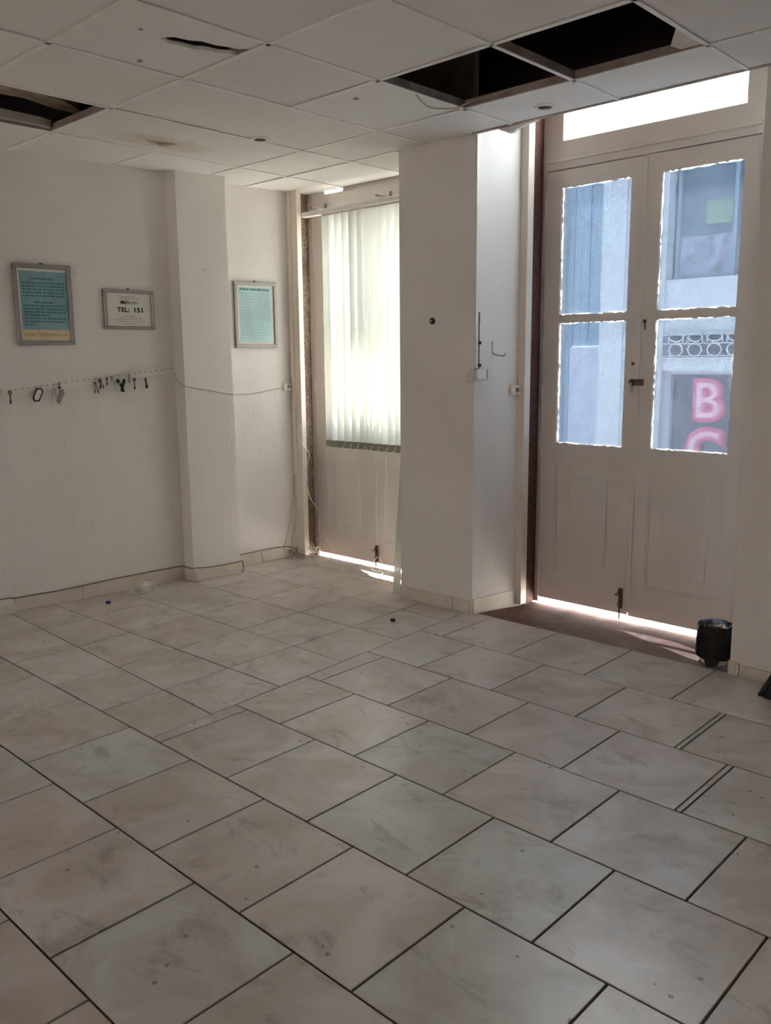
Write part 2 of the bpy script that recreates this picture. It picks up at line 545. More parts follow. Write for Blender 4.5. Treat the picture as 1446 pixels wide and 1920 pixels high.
w = MB().prism([(-3.586, 3.93), (-3.03, 3.945), (ps(4.34), 4.34), (-3.02, 4.55), (-3.66, 4.55), (-3.60, 4.36)], 'z', -0.05, CZ+0.03).build('wall_pillar', 'wall')
struct(w, 'broad white pillar between the two street doors')
MB().prism([(-3.03+0.002, 3.95), (ps(4.29)+0.002, 4.29), (ps(4.29)-0.03, 4.29), (-3.06, 3.95)], 'z', 0.0, 1.372).build('wainscot', 'wainscot', w)
MB().prism([(-3.03, 3.955), (ps(4.34), 4.34), (-3.02, 4.55), (-3.3, 4.55), (-3.3, 3.955)], 'z', CZ+0.03, TOP).build('upper_face', 'wall', w)
MB().prism([(-3.62, 3.925), (-3.045, 3.94), (-3.045, 3.955), (-3.3, 3.956), (-3.3, 4.55), (-3.62, 4.55)], 'z', CZ+0.03, TOP).build('raw_masonry', 'rawplaster', w)

w = MB().box(-1.50, XR+0.2, 3.985, 4.55, -0.05, TOP).build('wall_front', 'wall')
struct(w, 'white front wall to the right of the door recess')
w = MB().box(XR, XR+0.2, YB, 4.0, -0.05, TOP).build('wall_right', 'wall')
struct(w, 'white right wall of the room')
OX0, OX1, OZ = -2.05, -1.35, 2.2                      # unseen rear opening, added to let fill daylight in
b = MB().box(-6.2, OX0, YB-0.2, YB, -0.05, TOP)
b.box(OX1, XR+0.2, YB-0.2, YB, -0.05, TOP)
b.box(OX0, OX1, YB-0.2, YB, OZ, TOP)
w = b.build('wall_back', 'wall')
struct(w, 'white back wall of the room with an opening added for fill daylight')
o = MB().box(-12, 9, -13, YB, -0.25, -0.05).build('bounce_ground', 'court')  # ground and wall added outside to bounce daylight through the opening
struct(o, 'unseen courtyard floor added to bounce daylight into the room')
o = MB().box(-12, 9, -12.2, -12.0, -0.05, 2.8).build('bounce_wall', 'court_wall')
struct(o, 'unseen cream wall added to bounce daylight into the room')

# ------------------------------------------------------------------ floor
fl = MB().prism([(-6.2, YB), (XR, YB), (XR, 3.99), (-1.5, 3.99), (-3.0, 3.965), (-3.3, 4.2), (-3.4, 4.41), (-6.2, 4.41)], 'z', -0.12, -0.0045).build('floor', 'grout')
struct(fl, 'pale square tile floor with dark dirty joints')
JW = 0.0035
rest = MB()
def in_view(pts):
    for p in pts:
        d = Vector((p[0], p[1], 0))-CAM
        z = d.dot(fwd)
        if z > 0.2:
            x, y = F_PX*d.dot(r2)/z+723, 960-F_PX*d.dot(u2)/z
            if -60 < x < 1506 and y < 1990:
                return True
    return False
def tile(pts, j=JW):
    c = sum((Vector(p) for p in pts), Vector((0, 0)))/len(pts)
    q = []
    n = len(pts)
    # inset each edge by the joint half width
    for i in range(n):
        p0, p1, p2 = Vector(pts[i-1]), Vector(pts[i]), Vector(pts[(i+1) % n])
        e1, e2 = (p1-p0).normalized(), (p2-p1).normalized()
        n1, n2 = Vector((-e1.y, e1.x)), Vector((-e2.y, e2.x))
        den = 1+n1.dot(n2)
        q.append(p1+(n1+n2)*(j/max(den, 0.3)))
    dz = random.uniform(-0.0006, 0.0006)
    if not in_view(pts):
        rest.prism(q, 'z', -0.012, dz)
        return
    b = MB()
    k = len(q)
    cc = [x+(c-x)*min(0.3, 0.0022/max((c-x).length, 1e-3)) for x in q]
    b.add([(x.x, x.y, -0.012) for x in q]+[(x.x, x.y, dz-0.0018) for x in q]+[(x.x, x.y, dz) for x in cc],
          [(i, (i+1) % k, k+(i+1) % k, k+i) for i in range(k)]+[(k+i, k+(i+1) % k, 2*k+(i+1) % k, 2*k+i) for i in range(k)]+[tuple(range(2*k, 3*k))])
    o = b.build('floor_tile', 'tile', fl, origin=(c.x, c.y, 0))
    k = random.random()
    col = (0.64, 0.575, 0.54) if k < .35 else ((0.67, 0.612, 0.58) if k < .75 else (0.65, 0.615, 0.585))
    for (gx, gy) in ((-1.76, 1.05), (-1.77, 1.93), (-1.33, 1.93), (-2.86, 1.49), (-1.11, 1.49), (-2.0, 2.37), (-1.33, 3.27), (-3.2, 1.05)):
        if abs(c.x-gx) < .2 and abs(c.y-gy) < .2: col = (0.605, 0.61, 0.575)
    o.color = col+(1,)
T = 0.4425
rows = [(-2.26-0.44*(k+1), -2.26-0.44*k, -1.98+.21*(k % 2)) for k in range(9, -1, -1)]+[(-2.26, -1.82, -1.77), (-1.82, -1.38, -1.98), (-1.38, -0.94, -1.77), (-0.94, -0.5, -1.98), (-0.5, -0.06, -1.773), (-0.06, 0.382, -1.98+0.0), (0.382, 0.826, -1.773), (0.826, 1.268, -1.982), (1.268, 1.712, -1.773),
        (1.712, 2.152, -1.552), (2.152, 2.597, -1.333), (2.597, 3.046, -1.573), (3.046, 3.498, -1.783), (3.498, 3.985, -2.010)]
def xb(y): return -2.937-0.0645*(y-1.712)
for (ya, yb, off) in rows:
    js = []
    x = off
    while x > -6.0: x -= T
    while x < XR:
        js.append(x)
        x += T
    if abs(ya-3.046) < .01:
        js = [q for q in js if q < -1.33]+[-1.318+T*i for i in range(9) if -1.318+T*i < XR]
    if abs(ya-2.597) < .01:
        js = [q for q in js if q < -1.125]+[-1.108+T*i for i in range(9) if -1.108+T*i < XR]
    if ya >= 1.70:
        la, lb = xb(ya), xb(yb)
        js = [q for q in js if q > max(la, lb)+0.015]
        L = [(la, lb)]+[(q, q) for q in js]+[(XR, XR)]
    else:
        js = [q for q in js if q > -5.9]
        L = [(-5.95, -5.95)]+[(q, q) for q in js]+[(XR, XR)]
    for i in range(len(L)-1):
        (a0, a1), (b0, b1) = L[i], L[i+1]
        if yb > 3.9:   # last row stops at the walls and the threshold edge
            if b0 < -2.95: continue
            tile([(a0, ya), (b0, ya), (b1, 3.992 if b1 > -2 else 3.983), (a1, 3.976 if a1 < -2.8 else (3.992 if a1 > -2 else 3.983))])
        else:
            tile([(a0, ya), (b0, ya), (b1, yb), (a1, yb)])
# left bay: tiles laid square, rows slightly fanned
def ln(x, a, b): return a+(b-a)*(x+5.05)/(2.08)
lines = [(1.712, 1.712), (2.085, 2.018), (2.357, 2.422), (2.812, 2.852), (3.262, 3.295), (3.712, 3.735), (4.160, 4.172), (4.408, 4.408)]
cols_ = [(-5.32, -5.32), (-4.675, -4.72), (-4.235, -4.285), (-3.785, -3.865), (-3.345, -3.43), None]
for r in range(len(lines)-1):
    (a0, a1), (b0, b1) = lines[r], lines[r+1]
    for c in range(5):
        def cx(k, y):
            q = cols_[k]
            if q is None: return xb(y)
            return q[0]+(q[1]-q[0])*(y-1.72)/2.75
        p = []
        for (k, aa) in ((c, (a0, a1)), (c+1, (a0, a1)), (c+1, (b0, b1)), (c, (b0, b1))):
            y = ln(cx(k, 2.5), *aa)
            for _ in range(2): y = ln(cx(k, y), *aa)
            p.append((cx(k, y), y))
        tile(p, 0.0042 if r == 1 else 0.003)
if rest.v:
    o = rest.build('floor_tile_field', 'tile', fl)
    o['kind'] = 'stuff'
    o.color = (.64, .59, .54, 1)
    o['label'] = 'floor tiles at the near end of the room'
def sill(xs, ya, yb, za, zb, label, seed):
    rnd = random.Random(seed)
    n = 22
    vs, fs = [], []
    for k in range(n+1):
        x = xs[0]+(xs[1]-xs[0])*k/n
        e = rnd.uniform(-.008, .008)
        y0 = ya[0]+(ya[1]-ya[0])*k/n
        vs += [(x, y0, za), (x, (y0+yb)/2, za*.6+zb*.4+rnd.uniform(-.001, .001)), (x, yb+e, zb+rnd.uniform(-.003, .003)), (x, yb+e, -.12), (x, y0, -.12)]
    for k in range(n):
        for q in range(5):
            fs.append((k*5+q, k*5+(q+1) % 5, (k+1)*5+(q+1) % 5, (k+1)*5+q))
    MB().add(vs, fs).build('door_threshold', 'threshold', fl)['label'] = label
sill((-3.02, -1.48), (3.976, 3.993), 4.505, -.004, -.030, 'worn red stone threshold of the right door', 1)
sill((-5.04, -3.58), (4.405, 4.405), 4.478, -.001, -.026, 'dark strip of threshold at the left door', 2)

# ------------------------------------------------------------------ suspended ceiling
ce = empty('ceiling', (-2, 2, CZ))
struct(ce, 'suspended ceiling of pale square panels with missing pieces')
XL = [-6.0, -4.60, -3.985, -3.37, -2.785, -2.172, -1.567, -0.96, -0.35, 0.26, 0.87, 1.48, XR]
YL = [3.935, 3.535, 2.92, 2.305, 1.70, 1.09, 0.48, -0.13, -0.74, -1.35, -1.96, -2.57, -3.18, -3.79, -4.4, -5.01, -5.62, YB]
TH = 0.014
def panel(x0, x1, y0, y1, mat='panel', drop=0.0, poly=None, label=None):
    g = 0.004
    c = ((x0+x1)/2, (y0+y1)/2, CZ+0.004)
    if poly is None:
        a, b2 = random.uniform(-.003, .003), random.uniform(-.003, .003)
        vs = []
        for z in (0, TH):
            for (x, y) in ((x0+g, y0+g), (x1-g, y0+g), (x1-g, y1-g), (x0+g, y1-g)):
                vs.append((x, y, CZ+0.002+z+(x-c[0])*a+(y-c[1])*b2-drop))
        b = MB().add(vs, [(0, 3, 2, 1), (4, 5, 6, 7), (0, 1, 5, 4), (1, 2, 6, 5), (2, 3, 7, 6), (3, 0, 4, 7)])
    else:
        b = MB().prism(poly, 'z', CZ+0.002, CZ+0.002+TH)
    o = b.build('ceiling_panel', mat, ce, origin=c)
    if label: o['label'] = label
    return o
crk = [(-3.366, 1.704), (-2.789, 1.704), (-2.789, 2.301), (-2.880, 2.301), (-2.916, 2.262), (-2.928, 2.215), (-2.945, 2.170), (-2.948, 2.11), (-2.974, 2.07), (-2.985, 2.01), (-3.030, 1.975),
       (-3.056, 2.03), (-3.044, 2.075), (-3.040, 2.14), (-3.014, 2.18), (-3.006, 2.23), (-2.980, 2.27), (-2.975, 2.301), (-3.366, 2.301)]
for i in range(len(XL)-1):
    x0, x1 = XL[i], XL[i+1]
    for k in range(len(YL)-1):
        y1, y0 = YL[k], YL[k+1]
        hole = (k == 1 and i in (4, 5)) or (k == 3 and i == 1)
        if hole: continue
        if i in (1, 2) and k == 1:
            panel(x0, x1, 2.305, 3.535, 'stained' if i == 1 else 'panel', label='water stained ceiling panel' if i == 1 else None)
            continue
        if i in (1, 2) and k == 2: continue
        if i == 3 and k == 3:
            panel(x0, x1, y0, y1, poly=crk, label='ceiling panel with a long ragged crack')
            continue
        panel(x0, x1, y0, y1)
for (x0, x1) in ((-5.2, -4.592), (-4.592, -3.98), (-3.98, -3.58)):
    panel(x0, x1, 3.935, 4.44 if x0 > -4.9 else 4.47)
def tee(p0, p1, wd=0.022):
    p0, p1 = Vector(p0), Vector(p1)
    t = (p1-p0).normalized()
    nn = Vector((-t.y, t.x))
    b = MB()
    a, c = wd/2, 0.0025
    m = (p0+p1)/2
    L = (p1-p0).length/2
    b.obox((m.x, m.y, CZ-0.0015), (t.x*L, t.y*L, 0), (nn.x*a, nn.y*a, 0), (0, 0, 0.002))
    o = b.build('ceiling_tee', 'tee', ce, origin=(m.x, m.y, CZ))
    MB().obox((m.x, m.y, CZ+0.020), (t.x*(L-.012), t.y*(L-.012), 0), (nn.x*c, nn.y*c, 0), (0, 0, 0.019)).build('web', 'teeweb', o)
for k, y in enumerate(YL[:-1]):
    if k == 2:
        tee((-3.37, y), (XR, y))
    else:
        tee((lw(y) if y < 3.3 else (-4.9 if y < 3.6 else -5.04), y), (XR if k else -3.6, y))
tee((-5.08, 2.93), (-4.60, 2.93))
MB().box(-3.04, XR, 3.925, 3.947, CZ-0.004, CZ+0.03).build('edge_trim', 'teeweb', ce)
for i, x in enumerate(XL[1:-1]):
    ys = [YB]+YL[::-1][1:]
    tee((x, YB), (x, 3.935), 0.020)
for x in (-4.592, -3.98):
    tee((x, 3.935), (x, 4.44))
# dark void above the panels
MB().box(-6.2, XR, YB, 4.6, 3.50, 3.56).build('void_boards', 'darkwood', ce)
MB().box(-3.035, XR, 3.965, 3.985, CZ+0.03, 3.5).build('void_closure', 'darkwood', ce)  # boards added to keep transom light out of the void
MB().box(-5.2, -3.60, 4.46, 4.52, 2.84, 3.5).build('void_closure', 'darkwood', ce)
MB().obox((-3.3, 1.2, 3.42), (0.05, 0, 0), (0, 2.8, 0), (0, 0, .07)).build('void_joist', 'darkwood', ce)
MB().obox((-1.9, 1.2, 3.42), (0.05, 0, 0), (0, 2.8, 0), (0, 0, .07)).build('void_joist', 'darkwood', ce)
FRAG = [(-4.379, 1.8), (-4.368, 1.945), (-4.341, 2.089), (-4.381, 2.259), (-4.481, 2.412), (-4.563, 2.442), (-4.56, 2.318), (-4.487, 2.114), (-4.501, 2.0), (-4.475, 1.837)]
# pale lath and board fragments in the left hole
b = MB()
b.prism(FRAG, 'z', 2.82, 2.84)
b.build('board_fragment', simple('stained board', (0.42, 0.33, 0.25, 1), 0.9, var=0.3, vscale=8), ce)
MB().prism([(-4.56, 1.705), (-4.53, 1.705), (-4.545, 2.22), (-4.57, 2.29), (-4.59, 2.29), (-4.59, 1.705)], 'z', CZ+0.012, CZ+0.05).build('board_fragment', simple('dusty batten', (0.45, 0.40, 0.36, 1), 0.9), ce)
# torn paper at the far corner of the right hole
b = MB()
b.add([(-1.60, 3.50, CZ+.03), (-1.58, 3.38, CZ+.035), (-1.66, 3.44, CZ+.07), (-1.72, 3.52, CZ+.03), (-1.68, 3.53, CZ+.01), (-1.59, 3.53, CZ+.008)], [(0, 1, 2), (0, 2, 3), (0, 3, 4, 5)])
b.build('torn_edge', 'panel', ce, fixn=False)

for (x, y, r) in ((-3.044, 3.041, .013), (-3.302, 2.054, .012), (-3.001, 1.878, .008)):
    MB().lathe([(r, 0), (r*.8, .006)], (x, y, CZ-.0025), (0, 0, 1), 9, lambda i, k, a: 1+.25*math.sin(3*a)).build('fixing_hole', 'teeweb', ce)

# recess ceiling above the right door
o = MB().box(-3.02, -1.45, 3.985, 4.7, 3.86, 3.92).build('ceiling_recess', 'wall')
struct(o, 'high white soffit of the right door recess')

# ------------------------------------------------------------------ skirting
sk = empty('baseboard_left', (-5.1, 2.6, 0))
struct(sk, 'row of low beige skirting tiles along the left wall')
def skirt(p0, p1, parent, h=0.082, t=0.010, mat='skirt'):
    p0, p1 = Vector(p0), Vector(p1)
    d = (p1-p0).normalized()
    n = Vector((d.y, -d.x))
    p0 = p0+d*0.0015
    p1 = p1-d*0.0015
    return MB().prism([p0, p1, p1+n*t, p0+n*t], 'z', 0.0005, h+random.uniform(-.003, .003)).build('skirting_tile', mat, parent, bevel=0.0012)
def LWp(y, e=0.004): return (lw(y)+e, y)
skirt(LWp(1.70, .022), LWp(2.118, .022), sk, .06, .03)
skirt(LWp(2.126), LWp(2.55), sk, .080)
skirt(LWp(2.55), LWp(3.272), sk, .088)
skirt((-5.05, 3.2805), (-4.943, 3.2805), sk, .085)
skirt((-4.937, 3.283), (-4.892, 3.645), sk, .078)
def RWp(y): return (rw(y)+.003, y)
skirt(RWp(3.67), RWp(3.95), sk, .084)
skirt(RWp(3.95), RWp(4.265), sk, .084)
for y in (1.25, .8, .35):
    skirt(LWp(y, .022), LWp(y+.449, .022), sk, .08, .012)
sk = empty('baseboard_pillar', (-3.3, 3.93, 0))
struct(sk, 'beige skirting tiles round the foot of the pillar')
skirt((-3.592, 3.93), (-3.165, 3.94), sk, .080, .012)
skirt((-3.165, 3.94), (-3.021, 3.945), sk, .080, .012)
skirt((-3.028, 3.948), (ps(4.285)+.002, 4.285), sk, .092, .010)
sk = empty('baseboard_right', (-1.2, 3.98, 0))
struct(sk, 'stained beige skirting tiles on the right front wall')
skirt((-1.506, 3.985), (-1.468, 3.985), sk, .066, .012)
skirt((-1.468, 3.985), (-1.452, 3.985), sk, .064, .016)
for x in (-1.452, -1.01, -.57):
    skirt((x, 3.985), (x+.44 if x < -.6 else -.26, 3.985), sk, .056, .012)

# ------------------------------------------------------------------ door trims
tr = empty('trim_1', (-2.95, 4.3, 0))
struct(tr, 'cream casing and red stone jamb left of the right door')
MB().box(-2.99, -2.918, 4.29, 4.352, 0.0, TOP-.05).build('casing', 'casing', tr, bevel=.003)
MB().prism([(-3.02, 4.354), (-2.935, 4.354), (-2.955, 4.50), (-2.955, 4.55), (-3.05, 4.55)], 'z', -0.02, TOP-.05).build('stone_jamb', 'redstone', tr)
tr = empty('trim_2', (-4.95, 4.3, 0))
struct(tr, 'cream casing and blotched stone jamb left of the blind')
MB().box(-5.02, -4.905, 4.272, 4.318, 0.0, CZ+.06).build('casing', 'casing', tr, bevel=.003)
MB().box(-4.995, -4.965, 4.262, 4.273, 0.64, CZ).build('cable_duct', 'casing', tr, bevel=.002)
MB().prism([(-5.2, 4.32), (-4.968, 4.32), (-4.998, 4.465), (-4.998, 4.55), (-5.2, 4.55)], 'z', -0.02, CZ+.06).build('stone_jamb', 'granite', tr)

# ------------------------------------------------------------------ doors
def ragged(x0, x1, z0, z1, e, n=14):
    pts = []
    J = lambda: random.uniform(0.1, 1.0)*e
    for i in range(n): pts.append((x0+(x1-x0)*i/n, z0+J()))
    for i in range(n*2): pts.append((x1-J(), z0+(z1-z0)*i/(n*2)))
    for i in range(n): pts.append((x1-(x1-x0)*i/n, z1-J()))
    for i in range(n*2): pts.append((x0+J(), z1-(z1-z0)*i/(n*2)))
    return pts

def leaf(door, x0, x1, gx0, gx1, Y, film, zb=0.015, ztop=2.573, zoff=0.0):
    """one glazed and panelled leaf; inner face at Y, frame 42 mm deep"""
    D = 0.042
    z = lambda v: v+zoff
    lo, mid, hi = (z(0.996), z(1.711)), (z(1.754), z(2.477)), ztop
    px0, px1 = gx0-0.005, gx1+0.005
    pz0, pz1 = z(0.187), z(0.878)
    b = MB()
    b.box(x0, gx0, Y, Y+D, zb, ztop)
    b.box(gx1, x1, Y, Y+D, zb, ztop)
    b.box(gx0, gx1, Y, Y+D, mid[1], ztop)
    b.box(gx0, gx1, Y+.003, Y+D, lo[1], mid[0])
    b.box(gx0, gx1, Y, Y+D, pz1, lo[0])
    b.box(gx0, gx1, Y, Y+D, zb, pz0)
    lf = b.build('door_leaf', 'paint', door, origin=((x0+x1)/2, Y, 0))
    # sunk panel with a raised field
    ix0, ix1, iz0, iz1 = px0+.098, px1-.092, z(0.271), z(0.787)
    p = MB().box(px0, px1, Y+.013, Y+.030, pz0, pz1)
    p.build('door_panel', 'paint', lf)
    f = MB()
    A = [(ix0, iz0), (ix1, iz0), (ix1, iz1), (ix0, iz1)]
    B = [(ix0+.012, iz0+.012), (ix1-.012, iz0+.012), (ix1-.012, iz1-.012), (ix0+.012, iz1-.012)]
    f.add([(q[0], Y+.0135, q[1]) for q in A]+[(q[0], Y+.003, q[1]) for q in A]+[(q[0], Y+.001, q[1]) for q in B],
          [(i, (i+1) % 4, 4+(i+1) % 4, 4+i) for i in range(4)]+[(4+i, 4+(i+1) % 4, 8+(i+1) % 4, 8+i) for i in range(4)]+[(8, 9, 10, 11)])
    f.build('raised_field', 'paint', lf)
    m = MB()
    for (a, c, d, e) in ((px0+.004, px1-.004, pz0, pz0+.012), (px0+.004, px1-.004, pz1-.012, pz1)):
        m.box(a, c, Y+.005, Y+.014, d, e)
    for (a, c) in ((px0+.004, px0+.016), (px1-.016, px1-.004)):
        m.box(a, c, Y+.005, Y+.014, pz0+.012, pz1-.012)
    m.build('panel_moulding', 'paint', lf)
    for (a, c) in (lo, mid):
        MB().box(gx0-.004, gx1+.004, Y+.020, Y+.023, a-.004, c+.004).build('pane', 'glass' if film else 'dimmed_glass', lf)
        if film:
            MB().prism(ragged(gx0+.001, gx1-.001, a+.001, c-.001, 0.008), 'y', Y+.0165, Y+.0185).build('window_film', 'film', lf)
        # old putty line, chipped
        pt = MB()
        for s in range(26):
            t0 = gx0+(gx1-gx0)*s/26
            pt.box(t0, t0+(gx1-gx0)/26, Y+.006, Y+.019, a, a+random.choice((.001, .003, .004, .006)))
            pt.box(t0, t0+(gx1-gx0)/26, Y+.006, Y+.019, c-random.choice((.001, .002, .003, .006)), c)
        for s in range(40):
            t0 = a+(c-a)*s/40
            pt.box(gx0, gx0+random.choice((.001, .002, .003, .004)), Y+.006, Y+.019, t0, t0+(c-a)/40)
            pt.box(gx1-random.choice((.001, .002, .003, .004)), gx1, Y+.006, Y+.019, t0, t0+(c-a)/40)
        pt.build('putty', 'paint', lf)
    return lf

d2 = empty('door_2', (-2.31, 4.5, 0))
struct(d2, 'pair of white panelled doors with blue filmed panes and transom')
Y2 = 4.50
LL = leaf(d2, -2.925, -2.3125, -2.826, -2.387, Y2, True, 0.012, 2.571)
RR = leaf(d2, -2.3075, -1.700, -2.215, -1.779, Y2+.004, True, 0.006, 2.574)
MB().box(-2.322, -2.295, Y2-.006, Y2+.004, 0.03, 2.56).build('cover_strip', 'paint', RR, bevel=.002)
b = MB()
b.box(-2.96, -2.824, Y2-.004, Y2+.05, 2.578, TOP-.1)
b.box(-1.782, -1.50, Y2-.004, Y2+.05, 2.578, TOP-.1)
b.box(-2.824, -1.782, Y2-.004, Y2+.05, 2.578, 2.732)
b.box(-2.824, -1.782, Y2, Y2+.04, 3.20, 3.24)
b.box(-2.824, -1.782, Y2-.004, Y2+.05, 3.70, TOP-.1)
b.box(-2.96, -2.928, Y2-.002, Y2+.05, -0.02, 2.578)
b.box(-1.697, -1.50, Y2-.010, Y2+.05, -0.02, 2.578)
b.box(-2.93, -1.70, Y2+.047, Y2+.054, 2.54, 2.60)
fr = b.build('door_frame', 'paint', d2)
MB().box(-2.93, -1.70, Y2-.012, Y2-.003, 2.618, 2.640).build('frame_moulding', 'paint', fr, bevel=.003)
for (a, c) in ((2.730, 3.202), (3.238, 3.702)):
    MB().box(-2.826, -1.78, Y2+.02, Y2+.023, a, c).build('transom_pane', 'glass', fr)
# ironmongery
def bolt(par, x, Y, z0, z1, tip):
    MB().box(x-.014, x+.014, Y-.004, Y, z0, z1).build('bolt_plate', 'rust', par, bevel=.001)
    b = MB().tube([(x, Y-.011, tip), (x, Y-.011, z1-.01)], .0055, 8, 1)
    b.tube([(x, Y-.011, (z0+z1)/2+.02), (x-.03, Y-.018, (z0+z1)/2+.022)], .004, 6, 1)
    b.build('bolt_rod', 'rust', par)
    for zz in (z0+.02, z1-.03):
        MB().box(x-.012, x+.012, Y-.018, Y-.003, zz, zz+.012).build('bolt_keeper', 'rust', par, bevel=.002)
bolt(LL, -2.355, Y2, 0.045, 0.165, -0.022)
def hinge(par, x, Y, zz):
    MB().tube([(x, Y-.006, zz-.04), (x, Y-.006, zz+.04)], .007, 8, 1).build('hinge', 'paint', par)
for zz in (2.38, 1.30, .22):
    hinge(LL, -2.929, Y2, zz)
b = MB().lathe([(.021, 0), (.021, .006), (.014, .010), (.013, .017)], (-2.337, Y2, 1.365), (0, -1, 0), 16)
lk = b.build('lock_cylinder', 'rust', LL)
MB().box(-2.343, -2.331, Y2-.022, Y2-.018, 1.312, 1.365).build('key_blade', 'steel', lk)
MB().box(-2.318, -2.268, Y2-.014, Y2+.004, 1.349, 1.384).build('lock_keeper', 'rust', RR, bevel=.002)
MB().lathe([(.010, 0), (.008, .004)], (-2.338, Y2, 1.470), (0, -1, 0), 10).build('old_keyhole', 'rust', LL)
MB().lathe([(.012, 0), (.009, .006), (.004, .010)], (-2.279, Y2+.004, 1.700), (0, -1, 0), 10).build('latch_knob', 'rust', RR)
MB().tube([(-2.279, Y2-.004, 1.695), (-2.270, Y2-.007, 1.672), (-2.272, Y2-.004, 1.655)], .004, 6, 2).build('latch_hook', 'rust', RR)

d1 = empty('door_1', (-4.336, 4.47, 0))
struct(d1, 'pair of white panelled doors behind the vertical blind')
Y1 = 4.47
L1 = leaf(d1, -4.95, -4.339, -4.851, -4.413, Y1, False, 0.012, 2.573, -.008)
R1 = leaf(d1, -4.334, -3.725, -4.241, -3.803, Y1+.004, False, 0.014, 2.573, -.008)
MB().box(-4.348, -4.320, Y1-.006, Y1+.004, 0.03, 2.56).build('cover_strip', 'paint', R1, bevel=.002)
b = MB()
b.box(-5.0, -4.953, Y1-.003, Y1+.06, -0.02, 2.84)
b.box(-3.722, -3.64, Y1-.003, Y1+.06, -0.02, 2.84)
b.box(-4.953, -3.722, Y1-.003, Y1+.06, 2.578, 2.697)
b.box(-4.62, -3.722, Y1-.003, Y1+.06, 2.697, 2.84)
b.box(-4.953, -4.81, Y1-.003, Y1+.06, 2.697, 2.84)
b.box(-4.96, -3.72, Y1+.047, Y1+.054, 2.54, 2.60)
fr = b.build('door_frame', 'paint', d1)
bolt(R1, -4.318, Y1-.006, 0.03, 0.15, -0.01)
for zz in (2.38, 1.30, .22):
    hinge(L1, -4.954, Y1, zz)

# ------------------------------------------------------------------ vertical blind
YBL = 4.335
bl = empty('vertical_blind', (-4.3, YBL, 0.88))
tag(bl, 'pale green vertical slat blind hanging over the left street door', 'blind')
MB().box(-4.90, -3.62, YBL-.022, YBL+.022, 2.528, 2.562).build('head_rail', 'white', bl, bevel=.004)
MB().box(-4.70, -3.62, YBL-.004, YBL+.004, 2.516, 2.528).build('carrier_track', 'steel', bl)
sl_n = 14
for i in range(-1, sl_n):  # first pass adds an unseen second slat that darkens the leftmost
    x = -4.66+0.0722*max(i, 0)-(.006 if i < 0 else 0)
    ang = math.radians(33 if i > 0 else (4 if i == 0 else -6)) + math.radians(random.uniform(-4, 4))
    if i in (5, 6): ang = math.radians(15)
    hw = 0.0445
    cx_, cy_ = math.cos(ang), math.sin(ang)
    b = MB()
    nseg, nz = 6, 8
    vs, fs = [], []
    for kz in range(nz+1):
        zz = 0.925+(2.512-0.925)*kz/nz
        sway = 0.006*math.sin(i*1.7+kz*.35)*(1-kz/nz)
        for kx in range(nseg+1):
            u = -1+2*kx/nseg
            bow = 0.006*(1-u*u)
            vs.append((x+sway+u*hw*cx_+bow*cy_, YBL+(.012 if i < 0 else 0)+u*hw*cy_-bow*cx_, zz))
    q = nseg+1
    for kz in range(nz):
        for kx in range(nseg):
            fs.append((kz*q+kx, kz*q+kx+1, (kz+1)*q+kx+1, (kz+1)*q+kx))
    s_ = b.add(vs, fs).build('slat', 'slat', bl, smooth=True, origin=(x, YBL, 0.9), fixn=False)
    hb = MB()
    n_ = (cy_, -cx_)
    hb.obox((x, YBL+(.012 if i < 0 else 0), 0.900), (hw*1.02*cx_, hw*1.02*cy_, 0), (.005*n_[0], .005*n_[1], 0), (0, 0, .026))
    hb.build('hem_weight', 'hem', s_, bevel=.004)
    MB().tube([(x, YBL, 2.507), (x, YBL, 2.520)], .004, 6, 1).build('hanger', 'white', s_)
    if i > 0 and i < sl_n-1:
        ex, ey = x+hw*cx_*.5+n_[0]*.008, YBL+hw*cy_*.5+n_[1]*.008
        fx, fy = ex+.06, ey-.004
        MB().tube([(ex, ey, .915), (ex+.008, ey-.012, .885), ((ex+fx)/2, min(ey, fy)-.016, .868), (fx-.006, fy-.012, .885), (fx, fy, .915)], .0022, 5, 3).build('bead_chain', 'white', s_)
for x in (-4.80, -4.15):
    MB().obox((x, YBL+.06, 2.585), (.008, 0, 0), (0, .075, 0), (0, 0, .006)).build('bracket', 'greytag', bl)
    MB().box(x-.012, x+.012, YBL+.126, YBL+.131, 2.56, 2.63).build('bracket', 'greytag', bl)

o = MB()
a_, c_ = Vector((-3.682, 3.985, 0.001)), Vector((-3.598, 4.03, 1.45))
ax = Vector((0.018, 0.015, 0))
o.obox((a_+c_)/2, ax, Vector((-.0012, .0014, 0)), (c_-a_)/2)
o = o.build('loose_blind_slat', 'slat', origin=tuple(a_))
tag(o, 'loose pale green slat leaning against the pillar beside the blind', 'blind slat')

